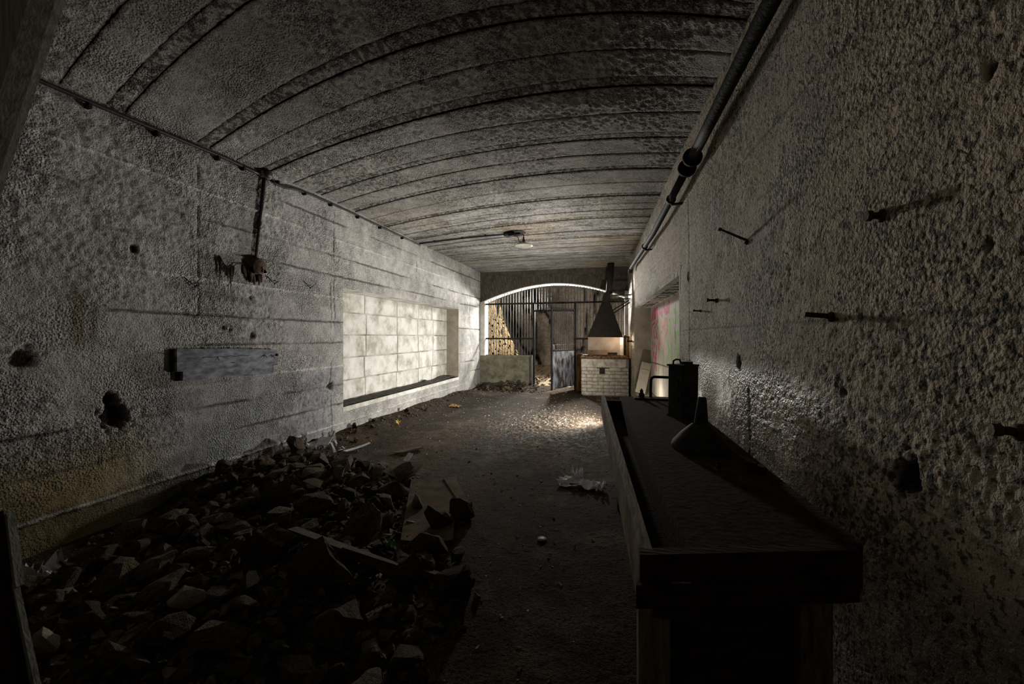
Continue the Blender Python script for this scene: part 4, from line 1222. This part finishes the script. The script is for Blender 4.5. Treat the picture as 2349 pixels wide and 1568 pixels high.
lathe('shade', [(0.030, 0.035), (0.055, 0.025), (0.10, 0.005), (0.145, -0.015), (0.146, -0.024), (0.10, -0.006), (0.055, 0.012), (0.02, 0.022)], (lx, ly, lz - 0.205), M['enamel'], pl_, 30)
tube('wire', [(lx - 0.16, ly, lz - 0.05), (lx - 0.11, ly, lz - 0.075), (lx - 0.085, ly, lz - 0.10), (lx - 0.082, ly, lz - 0.14), (lx - 0.07, ly, lz - 0.165), (lx - 0.03, ly, lz - 0.17)], 0.004, iron, pl_, 6)
tube('wire', [(lx - 0.13, ly, lz - 0.05), (lx - 0.09, ly, lz - 0.075), (lx - 0.088, ly, lz - 0.12), (lx - 0.06, ly, lz - 0.155), (lx - 0.025, ly, lz - 0.155)], 0.0035, iron, pl_, 6)
lc = empty('lamp_conduit', (-2.4, 6.08, 2.8), 'black conduit crossing the ceiling to the enamel lamp', 'conduit')
tube('tube', [(x_, 6.08 - 0.01 * (x_ + 3.2), float(zceil(x_, 6.08)) - 0.018) for x_ in np.linspace(XL + 0.02, lx - 0.30, 10)], 0.013, M['cable'], lc, 8)
for x_ in (-2.9, -2.4, -2.0):
    z_ = float(zceil(x_, 6.08)) - 0.018
    box('clip', x_ - 0.012, x_ + 0.012, 6.05, 6.11, z_ - 0.004, z_ + 0.03, iron, lc, 0.002)

# ------------------------------------------------------------------ irons stuck in the right wall
def rod(name, y, z, vec, r, label, cat, head=0.0, mat=None):
    x = float(XR(y))
    t = empty(name, (x, y, z), label, cat)
    p = Vector((x + 0.02, y, z)); q = Vector((x, y, z)) + Vector(vec)
    tube('shaft', [p, q], r, mat or M['rust'], t, 8)
    if head:
        dd = (q - p).normalized()
        tube('head', [q - dd * 0.006, q + dd * 0.006], head, mat or M['rust'], t, 8, smooth=False)
    lathe('collar', [(r * 2.2, -0.01), (r * 1.8, 0.006), (r, 0.008)], (x - 0.001, y, z), M['rust'], t, 8, M=Matrix.Rotation(-math.pi / 2, 4, 'Y'))
    return t


rod('iron_rod', 2.13, 1.708, (-0.105, 0.055, 0.085), 0.006, 'long thin iron rod jutting up from the right wall', 'rod', 0.009)
rod('bolt_stub', 1.21, 1.560, (-0.030, 0.0, 0.002), 0.009, 'thick bolt stub high on the right wall', 'bolt', 0.014)
rod('iron_bar', 1.435, 1.312, (-0.062, 0.02, 0.010), 0.008, 'flat iron bar jutting from the middle of the right wall', 'bar')
rod('iron_peg', 2.62, 1.47, (-0.05, 0.0, 0.004), 0.007, 'stubby iron peg right of the graffitied recess, upper of two', 'peg', 0.010)
rod('iron_peg', 2.98, 1.430, (-0.045, 0.0, 0.003), 0.005, 'thin iron peg beside the graffitied recess, lower of two', 'peg', 0.007)
rod('iron_hook', 0.875, 1.085, (-0.025, 0.012, 0.0), 0.008, 'short rusty iron stub at the right edge of the wall', 'stub', 0.011)
rod('iron_peg', 8.25, 1.16, (-0.10, -0.02, 0.0), 0.016, 'black iron peg in the pier beside the forge hood', 'peg', 0.018, iron)

# ------------------------------------------------------------------ timber frame at the left edge
tf = empty('timber_door_frame', (-1.65, 0.8, 0), 'crooked grey timber door frame at the left edge', 'door frame')


def beam(name, a, b, w, t, mat, par, wdir=(1, 0, 0)):
    a = Vector(a); b = Vector(b); ax_ = (b - a).normalized()
    wd = Vector(wdir); wd = (wd - ax_ * wd.dot(ax_)).normalized(); td = ax_.cross(wd)
    V = []
    for p in (a, b):
        for sw, st in ((0, -1), (-1, -1), (-1, 1), (0, 1)):
            V.append((p + wd * w * sw + td * t * 0.5 * st)[:])
    return raw(name, V, [(0, 1, 2, 3), (7, 6, 5, 4), (0, 4, 5, 1), (1, 5, 6, 2), (2, 6, 7, 3), (3, 7, 4, 0)], mat, par)


beam('upper_post', (-1.985, 0.80, 1.68), (-1.454, 0.80, 2.70), 0.13, 0.05, M['wood_frame'], tf)
beam('upper_stop', (-2.079, 0.86, 1.70), (-1.541, 0.86, 2.70), 0.035, 0.04, M['wood_frame'], tf)
beam('upper_lining', (-2.19, 0.90, 1.72), (-1.63, 0.90, 2.76), 0.16, 0.02, M['soot_brick'], tf)
beam('middle_post', (-1.97, 0.80, 0.60), (-1.97, 0.80, 1.70), 0.12, 0.05, M['wood_frame'], tf)
beam('lower_post', (-1.70, 0.79, 0.0), (-1.94, 0.81, 0.68), 0.14, 0.05, M['wood_dark'], tf)
beam('lower_edge', (-1.668, 0.815, 0.0), (-1.855, 0.825, 0.46), 0.03, 0.014, M['wood_frame'], tf)
beam('lower_block', (-1.845, 0.83, 0.45), (-1.925, 0.845, 0.67), 0.10, 0.02, M['wood_frame'], tf)

# ------------------------------------------------------------------ rubble
def hull_rock(seed, npt=16, flat=0.6, sub=False):
    r = np.random.default_rng(seed)
    p = r.normal(size=(npt, 3)); p /= np.linalg.norm(p, axis=1, keepdims=True)
    p *= (0.72 + 0.28 * r.random((npt, 1)))
    p *= np.array([1.0, r.uniform(0.55, 0.85), r.uniform(0.35, 0.75) * flat / 0.6])
    bm = bmesh.new()
    for q in p: bm.verts.new(q)
    res = bmesh.ops.convex_hull(bm, input=bm.verts)
    junk = [v for v in bm.verts if not v.link_faces]
    bmesh.ops.delete(bm, geom=junk, context='VERTS')
    bmesh.ops.recalc_face_normals(bm, faces=bm.faces)
    if sub:
        bmesh.ops.subdivide_edges(bm, edges=bm.edges, cuts=2, use_grid_fill=True)
        bmesh.ops.triangulate(bm, faces=bm.faces)
        rr = np.array([v.co[:] for v in bm.verts])
        nn = fbm(rr[:, 0] * 3 + seed, rr[:, 1] * 3, 3, seed, rr[:, 2] * 3) - 0.5
        for v, n_ in zip(bm.verts, nn):
            v.co *= 1 + 0.42 * n_
    me = bpy.data.meshes.new('rock')
    bm.to_mesh(me); bm.free()
    return me


def hz(x, y):
    return float(heap(np.array([x]), np.array([y]))[0])


ROCKS = {k_: [] for k_ in ('stone', 'stone_dark', 'stone_pale')}
for q in range(14):
    ROCKS['stone'].append(hull_rock(q, 20, 0.6, True))
    ROCKS['stone_dark'].append(hull_rock(100 + q, 18, 0.6, True))
for q in range(4):
    ROCKS['stone_pale'].append(hull_rock(200 + q))
for k_, L in ROCKS.items():
    for me in L: me.materials.append(M[k_])


def put_rock(me, x, y, s, name='rock', label=None, group=None, rot=None, sink=0.25, cat='rock', zextra=0.0):
    o = bpy.data.objects.new(name, me)
    e_ = rot if rot is not None else (random.uniform(-.5, .5), random.uniform(-.5, .5), random.uniform(0, 6.28))
    R_ = Matrix.Rotation(e_[2], 3, 'Z') @ Matrix.Rotation(e_[1], 3, 'Y') @ Matrix.Rotation(e_[0], 3, 'X')
    sc = s if isinstance(s, (tuple, list)) else (s, s, s)
    zmin = min((R_ @ Vector((v.co.x * sc[0], v.co.y * sc[1], v.co.z * sc[2]))).z for v in me.vertices)
    hgt = -zmin
    o.rotation_euler = e_
    o.scale = sc
    o.location = (x, y, hz(x, y) + hgt * (1 - sink) + zextra)
    COL.objects.link(o)
    return tag(o, label, cat, group)


BIG = [
    # x, y, size, material, label, rot
    (-0.976, 1.72, (0.125, 0.13, 0.20), 'stone_dark', 'large dark rounded boulder lying across the end of the long plank', (0.1, 0.1, 0.4)),
    (-1.42, 2.04, (0.15, 0.12, 0.23), 'stone', 'upright pointed slab of rock standing in the rubble heap', (0.1, 0.35, 1.2)),
    (-1.66, 1.57, (0.15, 0.13, 0.22), 'stone_dark', 'blocky dark rock with a sharp top in the middle of the heap', (0.15, -0.2, 0.8)),
    (-1.29, 1.53, (0.19, 0.13, 0.22), 'stone_dark', 'pointed dark rock leaning over the long plank', (0.2, 0.3, 0.3)),
    (-1.664, 1.215, (0.095, 0.08, 0.09), 'stone_pale', 'pale squarish stone bright among the dark rubble', (0.1, 0.1, 0.7)),
    (-1.0, 2.5, (0.12, 0.08, 0.13), 'stone', 'light-edged rock leaning on the right edge of the hardboard sheet', (0.1, 0.5, 0.2)),
    (-1.385, 2.62, (0.12, 0.07, 0.09), 'stone', 'wedge-shaped rock lying on the hardboard sheet', (0.2, 0.3, 2.2)),
    (-1.12, 2.36, (0.12, 0.10, 0.10), 'stone_dark', 'dark lumpy rock near the middle of the hardboard sheet', (0.0, 0.1, 0.5)),
    (-1.65, 2.7, (0.17, 0.13, 0.13), 'stone_dark', 'shaggy dark rock clump beside the curled bark piece', (0, 0.2, 0.6)),
    (-1.88, 2.6, (0.12, 0.08, 0.14), 'stone', 'light grey pointed rock at the top of the heap', (0.1, -0.2, 0.9)),
    (-2.11, 2.1, (0.20, 0.07, 0.09), 'stone', 'long squared stone lying at the left of the heap', (0.1, -0.35, 0.5)),
    (-0.74, 1.74, (0.13, 0.09, 0.10), 'stone_dark', 'dark rock at the lower end of the long plank', (0.1, 0.2, 0.6)),
    (-0.84, 2.05, (0.09, 0.08, 0.08), 'stone_dark', 'cluster-shaped black lump below the hardboard sheet', (0.1, 0.2, 1.6)),
    (-1.43, 1.15, (0.17, 0.11, 0.10), 'stone', 'flat brown rock in front of the pale squarish stone', (0.2, 0.1, 0.4)),
    (-1.09, 1.36, (0.16, 0.12, 0.11), 'stone_dark', 'broad angular rock near the bottom of the heap', (0.1, -0.1, 0.2)),
    (-1.92, 0.93, (0.060, 0.055, 0.06), 'stone_pale', 'pale porous stone in the lower left corner', (0.2, 0.4, 0.3)),
    (-2.58, 2.62, (0.07, 0.05, 0.05), 'stone_pale', 'small pale stone behind the heap beside the wall', (0, 0, 0.3)),
]
big_xy = []
for q, (x, y, s, mk, lab, rt) in enumerate(BIG):
    me = hull_rock(300 + q, 15, 0.9, True)
    me.materials.append(M[mk])
    put_rock(me, x, y, s, 'rock', lab, rot=rt, sink=0.2)
    big_xy.append((x, y, max(s)))

placed = [(x, y, s * 0.8) for x, y, s in big_xy]
heap_label = 'angular brown stone lying in the rubble heap at lower left'
wall_label = 'small angular stone in the strip of rubble along the left wall'
gate_label = 'broken stone in the rubble at the foot of the gate'
ZONES = [(-2.6, 2.45, 'near the left wall'), (-2.75, 3.0, 'in its far left corner'), (-2.0, 2.9, 'at its far edge'), (-1.42, 2.1, 'around the upright slab'), (-1.66, 1.6, 'around the blocky dark rock'), (-2.3, 1.9, 'left of the blocky dark rock'), (-1.1, 1.65, 'beside the long plank'), (-1.75, 1.2, 'around the pale squarish stone'), (-2.3, 1.2, 'near the lower left corner'), (-1.2, 1.15, 'at its near edge'), (-0.85, 1.4, 'at its right edge')]


def zone(x, y):
    return min(ZONES, key=lambda q: (q[0] - x) ** 2 + (q[1] - y) ** 2)[2]


cnt = 0
tries = 0
while cnt < 235 and tries < 20000:
    tries += 1
    y = random.uniform(0.95, 3.25)
    x = random.uniform(-3.1, -0.7)
    if x > np.interp(y, HEAP_Y, HEAP_X) + 0.10 + random.gauss(0, 0.05): continue
    if x < -2.55 - 0.1 * random.random() and y < 2.2: continue
    if x < -2.4 and y < 1.1: continue
    if -1.72 < x < -0.9 and 2.08 < y < 3.2 and x > -1.75 + (3.1 - y) * 0.45: continue
    s = float(np.clip(random.lognormvariate(-2.5, 0.38), 0.04, 0.16))
    if any((x - a) ** 2 + (y - b) ** 2 < (0.56 * (s + c)) ** 2 for a, b, c in placed): continue
    placed.append((x, y, s))
    kd = 'stone' if random.random() < 0.55 else 'stone_dark'
    size_w = 'small' if s < 0.068 else 'middling' if s < 0.10 else 'large'
    tone_w = 'grey' if kd == 'stone' else 'brown'
    put_rock(random.choice(ROCKS[kd]), x, y, (s, s * random.uniform(.8, 1.1), s * random.uniform(.8, 1.2)), 'rock', '%s %s stone in the heap %s' % (size_w, tone_w, zone(x, y)), 'stones of the rubble heap', zextra=random.uniform(-0.01, 0.02))
    cnt += 1
for q in range(28):
    y = random.uniform(3.1, 8.4); x = XL + 0.05 + abs(random.gauss(0, 0.16))
    s = random.uniform(0.025, 0.07)
    put_rock(random.choice(ROCKS['stone_dark' if q % 3 else 'stone']), x, y, s, 'rock', wall_label, 'stones along the left wall')
for q in range(28):
    x = random.gauss(-2.1, 0.5); y = random.uniform(8.55, 9.2)
    if not -3.1 < x < -1.35: continue
    s = random.uniform(0.04, 0.11)
    put_rock(random.choice(ROCKS['stone']), x, y, s, 'rock', gate_label, 'stones at the foot of the gate')

ORD = ['leftmost', 'second from left', 'third from left', 'fourth from left', 'fifth from left', 'sixth from left', 'seventh from left', 'eighth from left', 'ninth from left', 'tenth from left', 'eleventh from left', 'twelfth from left', 'thirteenth from left', 'fourteenth from left', 'fifteenth from left']
byl = {}
for o in scene.objects:
    if o.get('group') == 'stones of the rubble heap': byl.setdefault(o['label'], []).append(o)
for lab, L in byl.items():
    if 1 < len(L) <= len(ORD):
        L.sort(key=lambda o: o.location.x / o.location.y)
        for o, w in zip(L, ORD): o['label'] = lab + ', ' + w

# fine rubble, grit and litter nobody could count
def pebbles(name, n_, fn, smin, smax, mat, label, seed):
    r = np.random.default_rng(seed)
    tmpl = []
    for q in range(8):
        me = hull_rock(500 + q, 8)
        tmpl.append((np.array([v.co[:] for v in me.vertices]), [tuple(p.vertices) for p in me.polygons]))
        bpy.data.meshes.remove(me)
    V, Fc, off = [], [], 0
    k_ = 0
    while k_ < n_:
        xy = fn(r)
        if xy is None: continue
        k_ += 1
        x, y = xy
        tv, tf_ = tmpl[r.integers(0, 8)]
        s = smin * (smax / smin) ** (r.random() ** 1.8)
        a = r.random() * 6.28; b = r.normal() * 0.6
        Rz = np.array([[math.cos(a), -math.sin(a), 0], [math.sin(a), math.cos(a), 0], [0, 0, 1]])
        Rx = np.array([[1, 0, 0], [0, math.cos(b), -math.sin(b)], [0, math.sin(b), math.cos(b)]])
        q = (tv * s) @ (Rz @ Rx).T
        q = q + np.array([x, y, 0]) - np.array([0, 0, q[:, 2].min() + 0.25 * s])
        V.append((q, x, y)); Fc += [tuple(i + off for i in f) for f in tf_]
        off += len(tv)
    xs_ = np.array([v[1] for v in V]); ys_ = np.array([v[2] for v in V])
    hs = heap(xs_, ys_)
    VV = np.concatenate([v[0] + np.array([0, 0, h]) for v, h in zip(V, hs)])
    o = raw(name, VV, Fc, mat)
    return tag(o, label, 'rubble', kind='stuff')


def f_heap(r):
    y = r.uniform(0.7, 3.3); x = r.uniform(-3.15, -0.6)
    if x > np.interp(y, HEAP_Y, HEAP_X) + 0.18 + 0.12 * r.normal(): return None
    if x < -2.65 and y < 2.1 and r.random() < 0.8: return None
    return x, y


def f_wall(r):
    return XL + 0.05 + abs(r.normal()) * 0.2, r.uniform(2.8, 8.6)


def f_gate(r):
    x = r.normal() * 0.6 - 2.2; y = r.uniform(8.4, 9.22)
    return (x, y) if -3.1 < x < -1.0 else None


def f_floor(r):
    y = 0.9 + 7.8 * r.random() ** 0.8; x = r.uniform(-2.9, 0.3)
    if y < 3.2 and x > -0.1: return None
    return x, y


def f_mid(r):
    x, y = -0.75 + r.normal() * 0.75, 5.4 + r.normal() * 0.9
    return (x, y) if x < 0.3 else None


pebbles('heap_grit', 3800, f_heap, 0.012, 0.060, M['stone_dark'], 'fine broken grit between the stones of the rubble heap', 1)
pebbles('wall_grit', 900, f_wall, 0.008, 0.035, M['stone_dark'], 'fine rubble and grit along the foot of the left wall', 2)
pebbles('gate_grit', 600, f_gate, 0.010, 0.045, M['stone'], 'fine rubble at the foot of the gate', 3)
pebbles('floor_crumbs', 2600, f_floor, 0.003, 0.017, M['crumb'], 'plaster crumbs and grit scattered over the dirt floor', 4)
pebbles('floor_glint_flakes', 1900, f_mid, 0.003, 0.020, M['stone_pale'], 'debris flakes paled to imitate glints on the lit middle of the floor', 5)  # loose debris, with glints of the light pool put into its pale colour


def f_out(r):
    x = r.normal() * 0.9 - 1.4; y = r.uniform(9.7, 12.5)
    return x, y


V0 = pebbles('outside_rubble', 350, f_out, 0.03, 0.16, M['stone'], 'broken rock scattered on the ground beyond the gate', 6)
V0.location.z += 0.10

# ------------------------------------------------------------------ boards and litter on the floor
def sheet(name, poly, zfun, t, mat, parent, nseg=10):
    """quad sheet (poly: four xy corners) bent by zfun(u,v), with thickness"""
    u = np.linspace(0, 1, nseg + 1)
    U, Vv = np.meshgrid(u, u, indexing='ij')
    p = [np.array(q) for q in poly]
    XY = (p[0] * ((1 - U) * (1 - Vv))[..., None] + p[1] * (U * (1 - Vv))[..., None] + p[2] * (U * Vv)[..., None] + p[3] * ((1 - U) * Vv)[..., None])
    Z = zfun(U, Vv)
    n_ = nseg + 1
    top = np.concatenate([XY, (Z + t)[..., None]], -1).reshape(-1, 3)
    bot = np.concatenate([XY, Z[..., None]], -1).reshape(-1, 3)
    V = np.concatenate([top, bot]); B = n_ * n_
    Fc = []
    for i in range(nseg):
        for j in range(nseg):
            a = i * n_ + j
            Fc.append((a, a + n_, a + n_ + 1, a + 1)); Fc.append((B + a, B + a + 1, B + a + n_ + 1, B + a + n_))
    ring = [i * n_ for i in range(n_)] + [nseg * n_ + j for j in range(1, n_)] + [i * n_ + nseg for i in range(nseg - 1, -1, -1)] + [j for j in range(nseg - 1, 0, -1)]
    for a, b in zip(ring, ring[1:] + ring[:1]):
        Fc.append((a, a + B, b + B, b))
    return raw(name, V, Fc, mat, parent)


hb = empty('hardboard_sheet', (-1.3, 2.6, 0.02), 'brown hardboard sheet lying on the floor at the edge of the rubble', 'sheet')
sheet('panel', [(-1.235, 2.12), (-0.925, 2.19), (-1.31, 3.18), (-1.68, 3.06)], lambda u, v: 0.016 + 0.012 * (u - 0.5) ** 2 + 0.03 * (1 - v) ** 6 * (u - 0.4) ** 2, 0.006, M['card'], hb)
sheet('loose_strip', [(-1.02, 2.60), (-0.96, 2.62), (-1.32, 3.17), (-1.42, 3.14)], lambda u, v: 0.028 + 0.0 * u, 0.005, M['card'], hb, 6)
bkp = empty('bark_piece', (-1.8, 3.2, 0.0), 'curled brown board scrap with turned-up edges beyond the hardboard', 'scrap')
sheet('board', [(-1.95, 3.05), (-1.62, 3.02), (-1.66, 3.32), (-1.98, 3.36)], lambda u, v: 0.03 + 0.16 * (u - 0.45) ** 2 + 0.03 * v, 0.008, M['card'], bkp)
sheet('torn_edge', [(-1.90, 3.30), (-1.84, 3.29), (-1.83, 3.37), (-1.89, 3.39)], lambda u, v: 0.09 + 0.05 * v, 0.004, M['paper'], bkp, 4)


def log_plank(name, a, b, w, t, label, mat, cat='plank', wdir=(0, 0, 1)):
    th = empty(name, ((a[0] + b[0]) / 2, (a[1] + b[1]) / 2, min(a[2], b[2])), label, cat)
    beam('board', a, b, w, t, mat, th, (0.3, -1, 0.25))
    m_ = Vector(a).lerp(Vector(b), 0.5)
    beam('splinter', m_ + Vector((0, 0, 0.012)), Vector(b) + Vector((0.02, 0.01, 0.012)), w * 0.35, t * 0.8, mat, th, (0.3, -1, 0.25))
    return th


log_plank('long_plank', (-1.62, 1.66, 0.25), (-0.98, 1.68, 0.12), 0.075, 0.03, 'long grey-brown plank sloping across the rubble heap', M['plank'])
log_plank('plank_end', (-0.98, 1.83, 0.05), (-0.72, 1.78, 0.04), 0.05, 0.025, 'short plank end emerging under the large boulder', M['plank'])
log_plank('loose_slat', (-1.75, 2.60, 0.12), (-1.62, 2.36, 0.26), 0.03, 0.015, 'thin slat standing up out of the heap behind the slab', M['plank'])
log_plank('loose_slat', (-2.55, 2.70, 0.13), (-2.30, 3.0, 0.15), 0.06, 0.02, 'flat slat lying at the upper left of the heap', M['plank'])
log_plank('thin_stick', (-2.05, 1.60, 0.14), (-2.02, 1.50, 0.26), 0.018, 0.012, 'thin upright stick near the flat round stone', M['plank'], 'stick')
wbr = empty('painted_wood_offcut', (-0.97, 1.50, 0.02), 'white-flaked wood offcut on the floor in front of the heap', 'offcut')
M['flaky'] = rough_mat('flaking_white_paint', (0.06, 0.055, 0.045), (0.55, 0.53, 0.48), 40, 0.8, 0.4, 0.004, contrast=(0.40, 0.50))
beam('board', (-1.015, 1.475, 0.035), (-0.95, 1.56, 0.05), 0.030, 0.022, M['flaky'], wbr, (1, -0.7, 0))
beam('splinter', (-1.0, 1.49, 0.05), (-0.96, 1.545, 0.062), 0.012, 0.008, M['flaky'], wbr, (1, -0.7, 0))
log_plank('door_foot_stick', (-1.38, 8.42, 0.05), (-0.93, 8.62, 0.13), 0.035, 0.02, 'pale stick lying at the foot of the open gate door', M['stone_pale'], 'stick')


def crumple(name, cx, cy, rx, ry, h, mat, parent, seed, nseg=12, zb=0.012):
    u = np.linspace(0, 1, nseg + 1)
    U, Vv = np.meshgrid(u, u, indexing='ij')
    r = fbm(U * 5 + seed, Vv * 5, 3, seed) - 0.5
    r2 = fbm(U * 5 + seed, Vv * 5 + 9, 3, seed + 4) - 0.5
    X = cx + (U - 0.5) * 2 * rx * (1 + 0.5 * r); Y = cy + (Vv - 0.5) * 2 * ry * (1 + 0.5 * r2)
    Z = zb + h * np.abs(fbm(U * 7, Vv * 7 + seed, 2, seed + 8) - 0.35) * 1.8 + np.vectorize(hz)(X, Y)
    keep = (fbm(U * 3 + seed, Vv * 3, 2, seed + 11) > 0.33)[:-1, :-1]
    P = np.stack([X, Y, Z], -1)
    o = grid(name, P, None, mat, parent, keep, smooth=False)
    if parent is not None: o.location = -worldloc(parent)
    return o


pw = empty('paper_wrapper', (-0.24, 3.32, 0.01), 'crumpled white paper wrapper on the floor near the bench', 'paper')
crumple('sheet', -0.27, 3.33, 0.17, 0.10, 0.05, M['paper'], pw, 21)
crumple('twist', -0.11, 3.27, 0.05, 0.06, 0.09, M['paper'], pw, 25, 8)
crumple('flap', -0.30, 3.45, 0.05, 0.04, 0.12, M['paper'], pw, 27, 8)
pb = empty('plastic_bag', (-2.95, 3.45, 0.08), 'clear crumpled plastic bag against the left wall', 'bag')
crumple('film', -2.93, 3.48, 0.13, 0.18, 0.14, M['film'], pb, 31)
sheet('label_card', [(-2.92, 3.36), (-2.80, 3.40), (-2.84, 3.52), (-2.96, 3.47)], lambda u, v: 0.15 + 0.05 * v, 0.004, M['paper'], pb, 3)
pf = empty('plastic_film', (-2.75, 1.22, 0.02), 'torn translucent plastic film at the far lower left', 'film')
crumple('film', -2.72, 1.24, 0.12, 0.09, 0.13, M['paper'], pf, 35)
sheet('stiff_edge', [(-2.86, 1.24), (-2.70, 1.32), (-2.69, 1.34), (-2.86, 1.27)], lambda u, v: 0.10 - 0.05 * u, 0.004, M['card'], pf, 4)
yl = empty('yellow_scrap', (-2.88, 4.86, 0.05), 'small bright yellow plastic scrap beside the left wall', 'scrap')
crumple('scrap', -2.88, 4.86, 0.035, 0.05, 0.06, M['yellow'], yl, 41, 6)
yl2 = empty('orange_scrap', (-2.72, 6.6, 0.03), 'flat ochre scrap on the floor below the recess', 'scrap')
crumple('scrap', -2.70, 6.5, 0.10, 0.09, 0.03, M['orange_rust'], yl2, 43, 6)
gs = empty('green_glass', (-1.22, 1.98, 0.06), 'green glass shard between the stones beside the plank', 'glass')
crumple('shard', -1.22, 1.98, 0.035, 0.03, 0.05, M['green'], gs, 45, 5, 0.06)
pw2 = empty('paper_strip', (-2.72, 3.75, 0.03), 'torn white paper strip on the floor by the left wall', 'paper')
sheet('strip', [(-2.80, 3.62), (-2.74, 3.60), (-2.62, 3.86), (-2.66, 3.89)], lambda u, v: 0.03 + 0.03 * v * v, 0.003, M['paper'], pw2, 5)
sheet('curl', [(-2.90, 3.60), (-2.82, 3.58), (-2.80, 3.65), (-2.87, 3.67)], lambda u, v: 0.03 + 0.05 * (u - .5) ** 2, 0.003, M['paper'], pw2, 4)
cs1 = empty('cardboard_scrap', (-2.15, 3.85, 0.0), 'tan cardboard scrap lying flat on the dirt floor', 'cardboard')
sheet('card', [(-2.30, 3.74), (-2.16, 3.70), (-2.0, 3.95), (-2.10, 4.02)], lambda u, v: 0.016 + 0.01 * u, 0.004, M['card'], cs1, 4)
sheet('flap', [(-2.18, 3.72), (-2.15, 3.70), (-2.01, 3.94), (-2.04, 3.96)], lambda u, v: 0.026 + 0.01 * u, 0.003, M['card'], cs1, 4)
cs2 = empty('cardboard_scrap', (-2.6, 3.2, 0.0), 'curved tan cardboard piece behind the rubble heap by the wall', 'cardboard')
sheet('card', [(-2.78, 3.10), (-2.50, 3.12), (-2.42, 3.30), (-2.72, 3.33)], lambda u, v: 0.07 + 0.05 * (v - .5) ** 2, 0.004, M['card'], cs2, 5)
sheet('flap', [(-2.76, 3.11), (-2.66, 3.11), (-2.62, 3.20), (-2.74, 3.21)], lambda u, v: 0.085 + 0.02 * v, 0.003, M['card'], cs2, 3)
lid = empty('round_lid', (-0.42, 2.38, 0.0), 'small round metal lid lying on the bare floor', 'lid')
lathe('disc', [(0.0, 0.012), (0.022, 0.012), (0.024, 0.010), (0.024, 0.003)], (-0.42, 2.38, 0.0), M['sheet'], lid, 18)
lathe('rim', [(0.024, 0.002), (0.027, 0.002), (0.027, 0.013), (0.024, 0.013)], (-0.42, 2.38, 0.0), M['sheet'], lid, 18)
